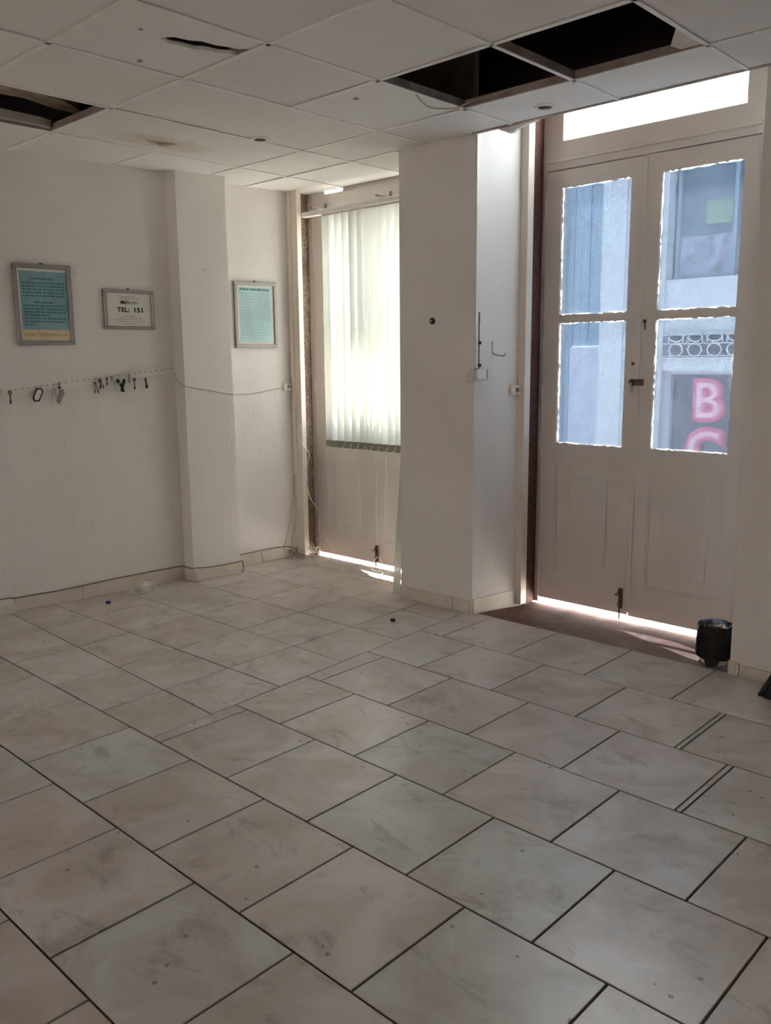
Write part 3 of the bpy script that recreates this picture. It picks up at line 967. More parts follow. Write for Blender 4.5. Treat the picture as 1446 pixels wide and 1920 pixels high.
# ------------------------------------------------------------------ framed notices
def frame(y0, y1, z0, z1, fx, slope, nm, label, fw=0.024, depth=0.02):
    """picture frame on a wall facing +x; fx(y) is the wall line"""
    e = empty(nm, (fx((y0+y1)/2), (y0+y1)/2, z0))
    d = Vector((slope, 1, 0)).normalized()
    n = Vector((1, -slope, 0)).normalized()
    o0 = Vector((fx(y0), y0, 0))
    Lh = (y1-y0)/d.y
    def P(u, h, z): return o0+d*u+n*h+Vector((0, 0, z))
    def bx(u0, u1, h0, h1, za, zb):
        m = P((u0+u1)/2, (h0+h1)/2, (za+zb)/2)
        return (m, d*((u1-u0)/2), n*((h1-h0)/2), Vector((0, 0, (zb-za)/2)))
    b = MB()
    tilt = 0.004
    for a in ((0, Lh, z1-fw, z1), (0, Lh, z0, z0+fw), (0, fw, z0+fw, z1-fw), (Lh-fw, Lh, z0+fw, z1-fw)):
        b.obox(*bx(a[0], a[1], tilt, depth, a[2], a[3]))
    b.build('frame', 'alu', e, bevel=.003)
    MB().obox(*bx(.002, Lh-.002, 0.001, tilt+.002, z0+.002, z1-.002)).build('backing', 'alu_dark', e)
    MB().obox(*bx(Lh*.48, Lh*.52, 0.0, .008, z1-.004, z1+.009)).build('hanging_nail', 'alu_dark', e)
    MB().obox(*bx(fw, Lh-fw, tilt, tilt+.004, z0+fw, z1-fw)).build('paper', 'mat_board', e)
    return e, P, bx, Lh, d, n

def scribble(e, bx, u0, u1, z, h, mat, seed, justify=True, hh=0.0088):
    """a line of print too small to read, as short dashes"""
    rnd = random.Random(seed)
    b = MB()
    u = u0
    while u < u1-.004:
        wl = rnd.uniform(.008, .034)
        b.obox(*bx(u, min(u1, u+wl), hh, hh+.0003, z-h/2, z+h/2))
        u += wl+rnd.uniform(.003, .007)
    b.build('print_line', mat, e)

e, P, bx, L, d, n = frame(2.270, 2.614, 1.612, 2.083, lw, .09, 'framed_notice', '')
tag(e, 'large silver framed blue notice with a cream strip, leftmost on the wall', 'picture frame', 'framed notices')
MB().obox(*bx(.036, L-.026, .008, .0085, 1.700, 2.042)).build('print', 'print_blue', e)
MB().obox(*bx(.030, L-.026, .008, .0087, 1.640, 1.700)).build('print_strip', 'print_cream', e)
zt = 2.0
scribble(e, bx, .10, .235, zt, .010, 'ink_blue', 1)
for i in range(5): scribble(e, bx, .05, L-.045, zt-.026-.0185*i, .0085, 'ink_blue', 10+i)
scribble(e, bx, .115, .225, 1.862, .010, 'ink_blue', 2)
for i in range(7): scribble(e, bx, .05, L-(.045 if i not in (3, 6) else (.14 if i == 3 else .23)), 1.842-.0185*i, .0085, 'ink_blue', 20+i)
text_mesh('print_text', 'creatis.126@hotmail.com', .034, 'ink_gold', e, P(.040, .0088, 1.664), d, (0, 0, 1), width=.262)

e, P, bx, L, d, n = frame(2.812, 3.153, 1.712, 1.960, lw, .09, 'framed_notice', '', .021)
tag(e, 'small silver framed white sign reading TEL: 151', 'picture frame', 'framed notices')
text_mesh('print_text', 'TEL:', .040, 'ink', e, P(.088, .0088, 1.822), d, (0, 0, 1), offset=.0013, width=.084)
text_mesh('print_text', '151', .040, 'ink', e, P(.196, .0088, 1.822), d, (0, 0, 1), offset=.0013, width=.060)
text_mesh('print_text', 'PRO', .027, 'ink', e, P(.112, .0088, 1.872), d, (0, 0, 1), offset=.0014, shear=.25, width=.050)
scribble(e, bx, .165, .232, 1.881, .016, 'ink_grey', 33)
scribble(e, bx, .12, .22, 1.916, .005, 'ink_grey', 34)
scribble(e, bx, .105, .24, 1.905, .005, 'ink_grey', 35)
for i, (a, c) in enumerate(((.13, .21), (.10, .25), (.06, .28), (.07, .27), (.12, .23))):
    scribble(e, bx, a, c, 1.799-.0125*i, .0045, 'ink_grey', 40+i)

e, P, bx, L, d, n = frame(3.795, 4.154, 1.599, 2.063, rw, .08, 'framed_notice', '')
tag(e, 'silver framed pale blue notice in the alcove beside the blind', 'picture frame', 'framed notices')
MB().obox(*bx(.040, L-.045, .008, .0085, 1.640, 2.025)).build('print', 'print_pale', e)
scribble(e, bx, .05, L-.055, 2.010, .012, 'ink_blue', 50)
M['faint'] = simple('faint blue ink', (0.33, 0.50, 0.53, 1), .7)
for i in range(17): scribble(e, bx, .055, L-.06-.03*(i % 3), 1.982-.0195*i, .005, 'faint', 60+i)

# ------------------------------------------------------------------ key rail and keys
kr = empty('key_rail', (-5.11, 2.7, 1.33))
tag(kr, 'long narrow white key rail with small pegs sloping along the left wall', 'key rail')
dl = Vector((.09, 1, .1095)).normalized()
nl = Vector((1, -.09, 0)).normalized()
ul = dl.cross(nl)*-1
if ul.z < 0: ul = -ul
K0 = Vector((lw(2.158)+.004, 2.158, 1.331))
KL = (3.262-2.158)/dl.y
MB().obox(K0+dl*(KL/2)+nl*.006, dl*(KL/2), nl*.006, ul*.0255).build('rail_board', 'white', kr, bevel=.002)
peg = None
npeg = 29
for i in range(npeg):
    u = .035+i*(KL-.05)/(npeg-1)
    p = K0+dl*u+nl*.012+ul*.010
    if peg is None:
        peg = MB().tube([p-nl*.004, p+nl*.016, p+nl*.022+Vector((0, 0, .006))], .0022, 6, 2).build('peg', 'greytag', kr, origin=tuple(p))
    else:
        q = peg.copy()
        COL.objects.link(q)
        q.parent = kr
        q.location = p-worg(kr)

def krp(y, z, h=.020):
    return Vector((lw(y)+.004, y, z))+nl*h
def key_on(par, top, length, ang, mat, bow=.011, blade=.0035, nm='key'):
    """key hanging from top: round bow with a hole, shank and bit"""
    dn = (dw*math.sin(ang)+Vector((0, 0, -math.cos(ang))))
    sd_ = dn.cross(nl)
    c = top+dn*bow
    b = MB()
    ring = [c+(dn*math.cos(t)+sd_*math.sin(t))*bow*.7 for t in [2*math.pi*k/10 for k in range(10)]]
    b.tube(ring, bow*.38, 6, 1, True)
    Ls = length-2*bow
    m = c+dn*(bow+Ls/2)
    b.obox(m, dn*(Ls/2+.003), sd_*blade, nl*.0012)
    b.obox(c+dn*(bow+Ls*.8), dn*(Ls*.16), sd_*(blade*1.8), nl*.001)
    b.build(nm, mat, par)
dw = Vector((.09, 1, 0)).normalized()
def ring_on(par, top, r, mat='steel', nm='key_ring'):
    c = top+Vector((0, 0, -r))
    MB().tube([c+(dw*math.cos(t)+Vector((0, 0, 1))*math.sin(t))*r for t in [2*math.pi*k/14 for k in range(14)]], .0016, 6, 1, True).build(nm, mat, par)
def hang(name, y, z, label):
    o = empty(name, krp(y, z))
    return tag(o, label, 'key', 'keys on the rail')
t = hang('key', 2.196, 1.352, 'single dark key on the first peg at the left end of the rail')
key_on(t, krp(2.196, 1.346), .078, 0.0, 'rust', .012, .004)
t = hang('key_tag', 2.36, 1.366, 'black rimmed six-sided key tag with pale centre hanging tilted')
ring_on(t, krp(2.358, 1.368), .008)
an = math.radians(-26)
ca, sa = math.cos(an), math.sin(an)
cc = krp(2.355, 1.315, .024)
def hexa(sx, sz):
    return [(-sx, -sz*.62), (-sx*.2, -sz), (sx, -sz*.72), (sx, sz*.62), (sx*.25, sz), (-sx, sz*.72)]
def plate(par, nm, pts, h0, h1, mat):
    b = MB()
    vs = []
    for h in (h0, h1):
        for (a, z) in pts:
            vs.append(cc+dw*(a*ca-z*sa)+Vector((0, 0, a*sa+z*ca))+nl*h)
    k = len(pts)
    b.add(vs, [tuple(range(k))[::-1], tuple(range(k, 2*k))]+[(i, (i+1) % k, k+(i+1) % k, k+i) for i in range(k)])
    b.build(nm, mat, par)
plate(t, 'tag_rim', hexa(.023, .047), 0, .005, 'black')
plate(t, 'tag_centre', hexa(.015, .037), .0045, .0065, 'mat_board')
t = hang('key_tag', 2.49, 1.376, 'grey oblong key tag on a black clip beside the six-sided tag')
ring_on(t, krp(2.49, 1.376), .006)
MB().lathe([(.007, 0), (.008, .006), (.005, .010)], krp(2.49, 1.355), tuple(nl), 10).build('clip', 'black', t)
an = math.radians(-20); ca, sa = math.cos(an), math.sin(an); cc = krp(2.492, 1.303, .02)
plate(t, 'tag_body', [(-.014, -.040), (.010, -.052), (.020, .026), (.002, .048), (-.014, .034)], 0, .003, 'greytag')
key_on(t, krp(2.462, 1.352), .06, .1, 'steel', .006, .003)
t = hang('key_bunch', 2.715, 1.395, 'two thin long keys hanging splayed from one ring')
ring_on(t, krp(2.715, 1.400), .009)
key_on(t, krp(2.713, 1.384), .070, 0.02, 'rust', .007, .0022)
key_on(t, krp(2.717, 1.384), .072, 0.28, 'rust', .006, .0022)
t = hang('key_bunch', 2.75, 1.407, 'dark bunch of three short keys next to the two thin keys')
ring_on(t, krp(2.75, 1.410), .007)
key_on(t, krp(2.748, 1.402), .055, 0.1, 'black', .009, .003)
key_on(t, krp(2.752, 1.398), .058, 0.35, 'rust', .008, .0025)
key_on(t, krp(2.752, 1.396), .055, -0.05, 'rust', .006, .0025)
t = hang('key', 2.796, 1.41, 'small flat key just left of the dark green bunch')
key_on(t, krp(2.796, 1.408), .045, 0, 'rust', .008, .003)
t = hang('key', 2.827, 1.415, 'tiny key tight under the rail, beside the small flat key')
key_on(t, krp(2.827, 1.417), .030, .1, 'rust', .006, .002)
t = hang('key_bunch', 2.885, 1.41, 'thick dark green bunch of tags and keys, largest on the rail')
ring_on(t, krp(2.888, 1.412), .014)
cc = krp(2.868, 1.386, .02); an = .5; ca, sa = math.cos(an), math.sin(an)
plate(t, 'tag_body', [(-.008, -.014), (.008, -.014), (.009, .012), (-.009, .012)], 0, .006, 'greentag')
cc = krp(2.893, 1.348, .022); an = -.1; ca, sa = math.cos(an), math.sin(an)
plate(t, 'tag_body', [(-.008, -.030), (.018, -.032), (.010, -.010), (.014, .020), (-.004, .026), (-.022, .012), (-.010, .0)], 0, .007, 'greentag')
cc = krp(2.908, 1.386, .021); an = -.15; ca, sa = math.cos(an), math.sin(an)
plate(t, 'tag_body', [(-.008, -.018), (.008, -.018), (.007, .012), (-.007, .012)], 0, .006, 'black')
t = hang('key', 2.946, 1.421, 'stubby grey key between the green bunch and the ringed key')
key_on(t, krp(2.946, 1.424), .048, 0, 'greytag', .009, .005)
t = hang('key', 2.98, 1.428, 'black headed key hanging from a pale round ring')
ring_on(t, krp(2.98, 1.430), .013, 'white')
key_on(t, krp(2.981, 1.404), .075, 0.0, 'black', .011, .0028)
t = hang('key', 3.06, 1.40, 'short black key farthest right on the rail')
key_on(t, krp(3.058, 1.402), .066, 0.12, 'black', .009, .0055)

# ------------------------------------------------------------------ small wall fittings
o = MB().lathe([(.0035, 0), (.0035, .006)], (-4.921, 3.459, 2.105), (1, -.12, 0), 8).build('nail', 'rust')
tag(o, 'rusty nail head in the upper face of the pier', 'nail')
e = empty('wall_plug', (-3.331, 3.936, 1.726))
tag(e, 'small round black plug on the front of the pillar', 'wall plug')
MB().lathe([(.019, -.004), (.019, .006), (.013, .012)], (-3.331, 3.936, 1.726), (0, -1, 0), 16).build('plug_body', 'black', e)
MB().lathe([(.007, 0), (.006, .006)], (-3.331, 3.925, 1.726), (0, -1, 0), 10).build('plug_screw', 'steel', e)
e = empty('light_switch', (-3.05, 3.944, 1.38))
tag(e, 'white light switch on the right edge of the pillar front', 'switch')
MB().box(-3.078, -3.042, 3.926, 3.946, 1.376, 1.446).build('switch_plate', 'white', e, bevel=.003)
MB().box(-3.067, -3.053, 3.921, 3.928, 1.396, 1.426).build('rocker', 'casing', e, bevel=.002)
e = empty('junction_box', (-3.02, 3.98, 1.385))
tag(e, 'square off-white surface socket box on the corner of the pillar', 'socket')
def on_ps(y, h): return Vector((ps(y), y, 0))+Vector((1, -.19, 0)).normalized()*h
dps, nps = Vector((.19, 1, 0)).normalized(), Vector((1, -.19, 0)).normalized()
MB().obox(on_ps(3.985, .012)+Vector((0, 0, 1.417)), dps*.036, nps*.014, (0, 0, .030)).build('box_body', 'white', e, bevel=.004)
MB().obox(on_ps(4.026, .012)+Vector((0, 0, 1.417)), dps*.005, nps*.010, (0, 0, .026)).build('box_cover', 'greytag', e, bevel=.002)
e = empty('cable_raceway', (-3.03, 3.96, 1.45))
tag(e, 'slim white raceway running down the pillar corner with black cable stubs', 'raceway')
MB().obox(on_ps(3.957, .005)+Vector((0, 0, 2.08)), dps*.011, nps*.006, (0, 0, .628)).build('raceway_strip', 'white', e, bevel=.002)
MB().tube([on_ps(3.978, .006)+Vector((0, 0, 1.45)), on_ps(3.976, .007)+Vector((0, 0, 1.6)), on_ps(3.974, .006)+Vector((0, 0, 1.76))], .0035, 6, 3).build('cable', 'grey_cable', e)
for zz in (1.468, 1.594):
    MB().obox(on_ps(3.979, .008)+Vector((0, 0, zz)), dps*.009, nps*.008, (0, 0, .009)).build('cable_clip', 'black', e, bevel=.002)
MB().obox(on_ps(3.976, .008)+Vector((0, 0, 1.735)), dps*.004, nps*.005, (0, 0, .03)).build('cable_joint', 'greytag', e, bevel=.002)
e = empty('wall_hook', (-3.0, 4.09, 1.53))
tag(e, 'thin metal coat hook on the shaded side of the pillar', 'hook')
a = on_ps(4.087, .004)
MB().tube([a+Vector((0, 0, 1.603)), a+Vector((0, 0, 1.536)), on_ps(4.10, .03)+Vector((0, 0, 1.524)), on_ps(4.12, .055)+Vector((0, 0, 1.520)), on_ps(4.125, .062)+Vector((0, 0, 1.534))], .0035, 6, 3).build('hook_wire', 'greytag', e)
MB().obox(a+Vector((0, 0, 1.575)), dps*.006, nps*.003, (0, 0, .03)).build('hook_plate', 'white', e, bevel=.001)
def socket(name, c, dd, nn, label):
    e = empty(name, c)
    tag(e, label, 'socket', 'phone sockets')
    MB().obox(Vector(c)+nn*.012, dd*.03, nn*.012, (0, 0, .028)).build('socket_box', 'casing', e, bevel=.003)
    MB().obox(Vector(c)+nn*.028+dd*.008, dd*.010, nn*.006, (0, 0, .012)).build('socket_plug', 'greytag', e, bevel=.002)
    MB().obox(Vector(c)+nn*.032+dd*.01+Vector((0, 0, -.016)), dd*.014, nn*.006, (0, 0, .005)).build('plug_lead', 'white', e, bevel=.002)
socket('phone_socket', on_ps(4.252, .002)+Vector((0, 0, 1.322)), dps, nps, 'small cream socket low in the right door recess')
drw, nrw = Vector((.08, 1, 0)).normalized(), Vector((1, -.08, 0)).normalized()
socket('phone_socket', Vector((rw(4.225)+.003, 4.225, 1.312)), drw, nrw, 'small cream socket beside the casing in the alcove')

# ------------------------------------------------------------------ downlights and plaster
def downlight(x, y, label):
    e = empty('downlight', (x, y, CZ-.01))
    tag(e, label, 'downlight', 'ceiling downlights')
    MB().lathe([(.036, .004), (.050, .004), (.054, -.001), (.050, -.006), (.038, -.007), (.034, .004)], (x, y, CZ), (0, 0, 1), 28, cap=False).build('trim_ring', 'tee', e, smooth=True)
    MB().lathe([(.0335, -.004), (.018, .0015)], (x, y, CZ), (0, 0, 1), 20).build('lamp_lens', 'rust', e, smooth=True)
downlight(-3.945, 3.185, 'round ceiling downlight between the water stain and the blind')
downlight(-2.486, 3.785, 'round ceiling downlight beside the open hole above the right door')
b = MB()
random.seed(3)
b.prism([(-2.885, CZ), (-2.87, CZ-.012), (-2.845, CZ-.020), (-2.82, CZ-.034), (-2.79, CZ-.036), (-2.765, CZ-.022), (-2.73, CZ-.018), (-2.70, CZ-.008), (-2.66, CZ-.006), (-2.63, CZ)], 'y', 3.947, 3.972)
o = b.build('plaster_lump', 'panel', bevel=.004)
tag(o, 'ragged white plaster lump hanging from the ceiling edge', 'plaster')
o = MB().tube([(-2.77, 3.12, CZ+.03), (-2.80, 3.20, CZ-.008), (-2.835, 3.31, CZ-.022), (-2.83, 3.40, CZ-.016), (-2.79, 3.47, CZ-.008), (-2.72, 3.50, CZ+.012), (-2.60, 3.515, CZ+.02), (-2.45, 3.515, CZ+.03)], .004, 6, 4).build('dangling_wire', 'beige_cable')
tag(o, 'loose thin wire drooping from the left ceiling hole', 'wire')

# ------------------------------------------------------------------ cables
def cable(name, pts, r, mat, label, sm=4):
    o = MB().tube(pts, r, 6, sm).build(name, mat, origin=tuple(pts[0]), smooth=True)
    return tag(o, label, 'cable')
pts = [(lw(y)+e_, y, z) for (y, z, e_) in ((1.6, .10, .04), (2.044, .098, .03), (2.121, .088, .028), (2.2, .088, .02), (2.363, .084, .018), (2.553, .088, .018), (2.826, .097, .018), (3.097, .099, .018), (3.24, .098, .018))]
pts += [(-4.99, 3.265, .096), (-4.945, 3.264, .096), (-4.918, 3.30, .096), (-4.905, 3.431, .086), (-4.888, 3.558, .087), (-4.876, 3.630, .091), (-4.876, 3.652, .085), (-4.876, 3.655, .012), (-4.92, 3.668, .006)]
cable('floor_cable', pts, .0035, 'grey_cable', 'dark grey cable clipped along the skirting of left wall and pier')
pts = [(rw(y)+.018, y, z) for (y, z) in ((3.72, .09), (3.85, .094), (4.0, .098), (4.12, .095), (4.2, .085), (4.25, .062))]+[(-4.93, 4.245, .03), (-4.85, 4.30, .012)]
cable('floor_cable', pts, .0035, 'grey_cable', 'dark grey cable sagging along the alcove skirting to the wire tangle')
pts = [krp(3.262, 1.43, .01), (-4.985, 3.274, 1.365), (-4.935, 3.277, 1.345), (-4.928, 3.36, 1.328), (-4.915, 3.449, 1.312), (-4.90, 3.54, 1.294), (-4.886, 3.63, 1.277), (-5.0, 3.70, 1.272), (rw(3.85)+.008, 3.85, 1.270), (rw(3.953)+.008, 3.953, 1.275), (rw(4.1)+.008, 4.1, 1.295), (rw(4.20)+.012, 4.20, 1.308)]
cable('wall_wire', pts, .0028, 'beige_cable', 'thin pale wire drooping across the pier at chest height')
pts = [(-4.955, 4.258, 1.28), (-4.95, 4.262, 1.15), (-4.93, 4.262, 1.06), (-4.90, 4.264, 1.00), (-4.93, 4.262, .94), (-4.90, 4.268, .87), (-4.895, 4.33, .80), (-4.915, 4.31, .67), (-4.884, 4.31, .49), (-4.80, 4.33, .36), (-4.75, 4.33, .20), (-4.67, 4.36, .06), (-4.60, 4.35, .006)]
cable('hanging_cable', pts, .004, 'white_cable', 'white cable winding down past the stone jamb to the floor')
pts = [(-4.985, 4.258, .65), (-4.98, 4.250, .5), (-4.955, 4.248, .35), (-4.99, 4.240, .22), (-5.0, 4.225, .10), (-4.96, 4.20, .02), (-4.88, 4.24, .006), (-4.85, 4.31, .008)]
cable('hanging_cable', pts, .0035, 'beige_cable', 'beige cable hanging from the duct in the alcove corner')
pts = [(-4.99, 4.256, .65), (-5.005, 4.244, .45), (-5.01, 4.215, .28), (-5.015, 4.18, .15), (-5.015, 4.15, .06)]
cable('hanging_cable', pts, .0025, 'beige_cable', 'thin second wire falling loosely down the alcove corner')
random.seed(11)
def coil(c, r, n, h):
    p = []
    for i in range(n):
        a = i*1.1
        rr = r*random.uniform(.55, 1.1)
        p.append((c[0]+rr*math.cos(a), c[1]+rr*.7*math.sin(a), .006+h*random.random()))
    return p
cable('wire_tangle', coil((-4.89, 4.345), .075, 18, .10)+[(-4.80, 4.39, .03), (-4.72, 4.38, .006)], .0035, 'white_cable', 'tangle of white wire heaped at the foot of stone jamb')
cable('wire_tangle', coil((-4.965, 4.205), .042, 12, .10), .003, 'grey_cable', 'dark wire loops heaped against the cream casing foot')
cable('wire_tangle', [(-4.72, 4.37, .006), (-4.594, 4.33, .006), (-4.50, 4.36, .006), (-4.432, 4.35, .006), (-4.36, 4.38, .02)], .003, 'white_cable', 'thin white wire lying along the left door gap')
cable('wire_tangle', [(-4.38, 4.36, .01), (-4.31, 4.35, .006), (-4.28, 4.38, .05), (-4.24, 4.40, .09), (-4.20, 4.385, .06), (-4.185, 4.36, .01), (-4.13, 4.32, .006), (-4.20, 4.29, .02), (-4.24, 4.33, .05), (-4.18, 4.33, .03), (-4.08, 4.27, .006), (-4.20, 4.22, .005), (-4.33, 4.25, .005)], .003, 'white_cable', 'loops of white wire on the sunlit floor patch')

# ------------------------------------------------------------------ floor things
def wob(i, k, a): return 1+.10*math.sin(3*a+i)+.05*math.sin(7*a+2*i)
cx0 = Vector((-4.905, 2.862, 0.043))
e = empty('plastic_cup', (cx0.x, cx0.y, 0))
tag(e, 'crumpled clear plastic cup lying by the left wall skirting', 'cup')
axd = Vector((-.35, .95, .06)).normalized()
MB().lathe([(.030, 0), (.033, .02), (.037, .05), (.041, .085), (.043, .098)], cx0-axd*.05, tuple(axd), 20, wob, cap=False).build('cup_body', 'clear_plastic', e, smooth=True)
MB().lathe([(.030, 0), (.012, .004), (.003, .001)], cx0-axd*.05, tuple(axd), 20, wob).build('cup_base', 'clear_plastic', e, smooth=True)
MB().lathe([(.043, .098), (.046, .099), (.046, .102)], cx0-axd*.05, tuple(axd), 20, wob, cap=False).build('cup_rim', 'clear_plastic', e, smooth=True)
def cap(x, y, mat, label):
    b = MB().lathe([(.014, .0005), (.015, .010), (.0135, .013), (.004, .0135)], (x, y, 0), (0, 0, 1), 24, lambda i, k, a: 1.0+(.03 if k % 2 else 0))
    return tag(b.build('bottle_cap', mat, origin=(x, y, 0)), label, 'bottle cap', 'bottle caps on the floor')
cap(-4.891, 2.600, 'bluecap', 'small blue bottle cap on the floor near left wall')
cap(-3.288, 3.528, 'greencap', 'small dark green bottle cap on the floor before the pillar')
# bin
bx0 = Vector((-1.625, 4.105, -.004))
e = empty('waste_bin', tuple(bx0))
tag(e, 'small pale waste bin lined with a black plastic bag beside the right door', 'waste bin')
MB().lathe([(.060, 0), (.062, .004), (.072, .17), (.071, .172)], bx0, (0, 0, 1), 28).build('bucket', 'white', e, smooth=True)
def bagw(i, k, a):
    return 1+.05*math.sin(5*a+i*1.3)+.045*math.sin(9*a+i*.9)+.03*math.sin(17*a-i*2)+random.uniform(-.02, .02)
b = MB().lathe([(.058, .165), (.074, .196), (.084, .199), (.088, .18), (.088, .13), (.091, .09), (.092, .055), (.086, .034), (.074, .030)], bx0, (0, 0, 1), 40, bagw, cap=False)
b.build('bag', 'bag', e, smooth=True)
b = MB()
fd = Vector((.25, -.97, 0))
for i in range(3):
    sdv = Vector((.97, .25, 0))
    p = bx0+fd*(.086-.004*i)+sdv*(-.012+.012*i)
    b.add([p+sdv*(-.03)+Vector((0, 0, .05)), p+sdv*.03+Vector((0, 0, .05)), p+sdv*.012+fd*.012+Vector((0, 0, .004)), p-sdv*.010+fd*.016+Vector((0, 0, .003))], [(0, 1, 2, 3)])
b.build('bag_tail', 'bag', e, fixn=False)
b = MB()
for i in range(26):
    a, rr = random.uniform(0, 6.28), random.uniform(0, .048)
    c = bx0+Vector((rr*math.cos(a), rr*math.sin(a), .166+random.uniform(0, .014)))
    t1 = Vector((random.uniform(-1, 1), random.uniform(-1, 1), random.uniform(-.4, .4))).normalized()
    t2 = t1.orthogonal().normalized()
    b.obox(c, t1*random.uniform(.01, .026), t2*random.uniform(.005, .012), t1.cross(t2)*.002)
b.build('litter', 'litter', e)
# broom
hb = Vector((-1.115, 3.77, 0))
e = empty('broom', tuple(hb))
tag(e, 'black bristle broom head standing at the right edge of the floor', 'broom')
dx = Vector((.94, -.33, 0)).normalized()
dy = Vector((.33, .94, 0)).normalized()
b = MB()
random.seed(5)
for i in range(46):
    for j in range(5):
        u, v = (i/45-.5), (j/4-.5)
        tp = hb+dx*(u*.20)+dy*(v*.03)+Vector((0, 0, .17))
        bt = hb+dx*(u*.36+random.uniform(-.006, .006))+dy*(v*.07+random.uniform(-.006, .006))+Vector((0, 0, .001+random.uniform(0, .008)))
        m = (tp+bt)/2
        b.obox(m, (tp-bt)/2, dx*.0032, dy*.0032)
o = b.build('bristles', 'black', e)
o['kind'] = 'stuff'
MB().obox(hb+Vector((0, 0, .185)), dx*.115, dy*.024, (0, 0, .022)).build('broom_block', 'black', e, bevel=.006)
MB().tube([hb+Vector((0, 0, .20)), hb+Vector((.10, .19, 1.35))], .011, 10, 1).build('broom_handle', simple('wooden handle', (.45, .30, .17, 1), .6), e)

# ------------------------------------------------------------------ the street outside
o = MB().box(-9, 4, 4.55, 4.79, 3.96, 4.08).build('sun_ledge', 'fac_white')  # added out of view, stops sun coming through the transom
struct(o, 'unseen ledge added over the street doors to block sun')
g = MB().box(-30, 26, 4.55, 30, -0.30, -0.06).build('ground', 'pavement')
struct(g, 'sunlit pale pavement of the street outside')
FY = 9.5
fb = empty('facade_building', (-4.5, FY, -.06))
tag(fb, 'white fronted building across the street seen through the panes', 'building')
HT = 4.95
b = MB()
# wall as piers and bands round the openings
b.box(-16, -5.95, FY, FY+.3, -.06, HT)
b.box(-5.30, -4.56, FY, FY+.3, -.06, HT)
b.box(-3.72, 10, FY, FY+.3, -.06, HT)
b.box(-5.95, -5.30, FY, FY+.3, 3.9, HT)
b.box(-4.56, -3.72, FY, FY+.3, 4.40, HT)
b.box(-4.56, -3.72, FY, FY+.3, 3.66, 4.14)
b.box(-4.56, -3.72, FY, FY+.3, 1.76, 2.37)
b.box(-4.56, -3.72, FY-.02, FY+.3, 1.355, 1.50)
b.build('front_wall', 'fac_white', fb)
MB().box(-5.36, -5.06, FY-.06, FY, -.06, HT).build('pilaster', 'fac_white', fb)
MB().box(-4.70, -4.56, FY-.03, FY, -.06, 3.7).build('window_surround', 'fac_white', fb)
MB().box(-5.95, -5.30, FY+.12, FY+.16, 1.66, 3.9).build('blue_shutter', 'fac_blue', fb)
for x in (-5.84, -5.62, -5.40):
    MB().box(x-.008, x+.008, FY+.10, FY+.125, 1.7, 3.9).build('shutter_rib', 'fac_blue', fb)
MB().box(-5.95, -5.86, FY+.08, FY+.16, -.06, 1.66).build('shutter_post', 'fac_blue', fb)
MB().box(-5.86, -5.30, FY+.10, FY+.16, -.06, 1.64).build('lower_panel', 'fac_pale', fb)
wu = MB().box(-4.56, -3.72, FY+.16, FY+.18, 2.37, 3.66).build('upper_window', 'fac_win', fb)
for x in (-4.50, -3.86):
    MB().box(x-.02, x+.02, FY+.11, FY+.16, 2.37, 3.66).build('window_bar', 'fac_blue', wu)
MB().box(-4.48, -3.88, FY+.14, FY+.158, 2.39, 2.84).build('poster', 'poster', wu)
MB().box(-4.20, -3.90, FY+.145, FY+.158, 2.95, 3.2).build('painted_reflection', simple('green glimpse', (.22, .33, .22, 1), .7), wu)  # window reflection painted in as a green slab
MB().box(-4.62, -3.66, FY-.06, FY, 1.485, 1.505).build('sill_moulding', 'fac_white', fb)
MB().box(-4.56, -3.72, FY+.16, FY+.18, 1.50, 1.76).build('fanlight_glass', 'fac_glass', fb)
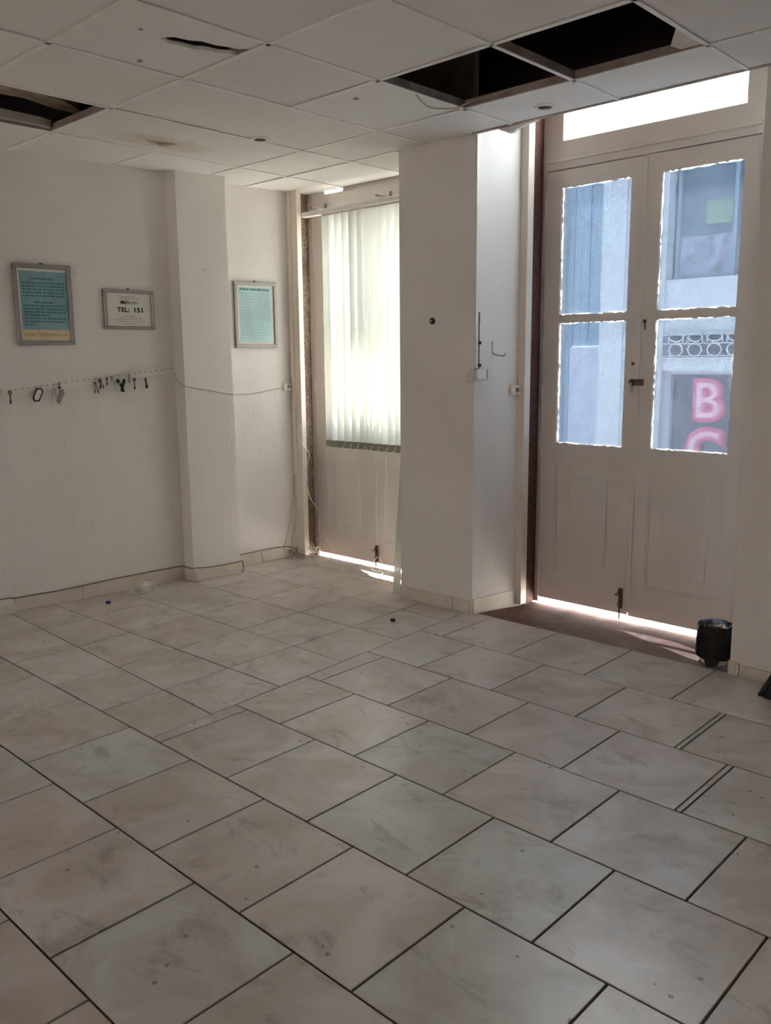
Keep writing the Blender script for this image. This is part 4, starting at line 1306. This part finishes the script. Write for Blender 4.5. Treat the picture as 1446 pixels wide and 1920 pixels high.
MB().box(-4.56, -3.72, FY+.16, FY+.18, -.06, 1.355).build('shop_glass', 'fac_glass', fb)
MB().box(-4.56, -4.49, FY+.08, FY+.16, -.06, 1.355).build('glass_frame', 'fac_pale', fb)
MB().box(-4.49, -3.72, FY+.08, FY+.16, 1.315, 1.355).build('glass_frame', 'fac_pale', fb)
MB().box(-4.56, -3.72, FY+.2, FY+.22, 4.14, 4.40).build('attic_vent', 'fac_glass', fb)
def grille(z0, z1, label, n=4):
    zm = z0+(z1-z0)*.58
    b = MB()
    for zz in (z0+.006, zm, z1-.006):
        b.box(-4.57, -3.71, FY-.045, FY-.03, zz-.006, zz+.006)
    e = b.build('iron_grille', 'fac_white', fb)
    e['label'] = label
    r = (zm-z0)/2-.002
    for i in range(n):
        x = -4.395+.222*i
        c = Vector((x, FY-.04, z0+r+.004))
        for (cz, lab) in ((c, 'lower'), (c+Vector((0, 0, (z1-z0)*.58)), 'upper')):
            MB().tube([cz+Vector((math.cos(t)*r*1.15, 0, math.sin(t)*(r if lab == 'lower' else (z1-zm)*.5))) for t in [2*math.pi*k/16 for k in range(16)]], .009, 6, 1, True).build('ring', 'fac_white', e)
        for xx in (x-.085, x+.085):
            MB().box(xx-.006, xx+.006, FY-.045, FY-.032, zm, z1).build('upright', 'fac_white', e)
grille(1.515, 1.76, 'white iron ring grille above the shop window with letters')
grille(4.14, 4.40, 'high white iron grille glimpsed through the transom')
def letter(ch, x, z, w_, h_, label):
    e = empty('balloon_letter', (x, FY+.1, z))
    tag(e, label, 'balloon', 'foil letters in the shop window')
    o = text_mesh('letter_body', ch, h_*1.36, 'foil', e, (x, FY+.10, z), (1, 0, 0), (0, 0, 1), .02, .035, .022, 0, 'CENTER')
    o2 = text_mesh('letter_face', ch, h_*1.36, 'foilpale', e, (x, FY+.062, z), (1, 0, 0), (0, 0, 1), .010, .014, -.008, 0, 'CENTER')
letter('B', -4.04, .83, .3, .42, 'pink foil letter B in the shop window')
letter('C', -4.05, .28, .3, .42, 'pink foil letter C under the B, cut by the pane')
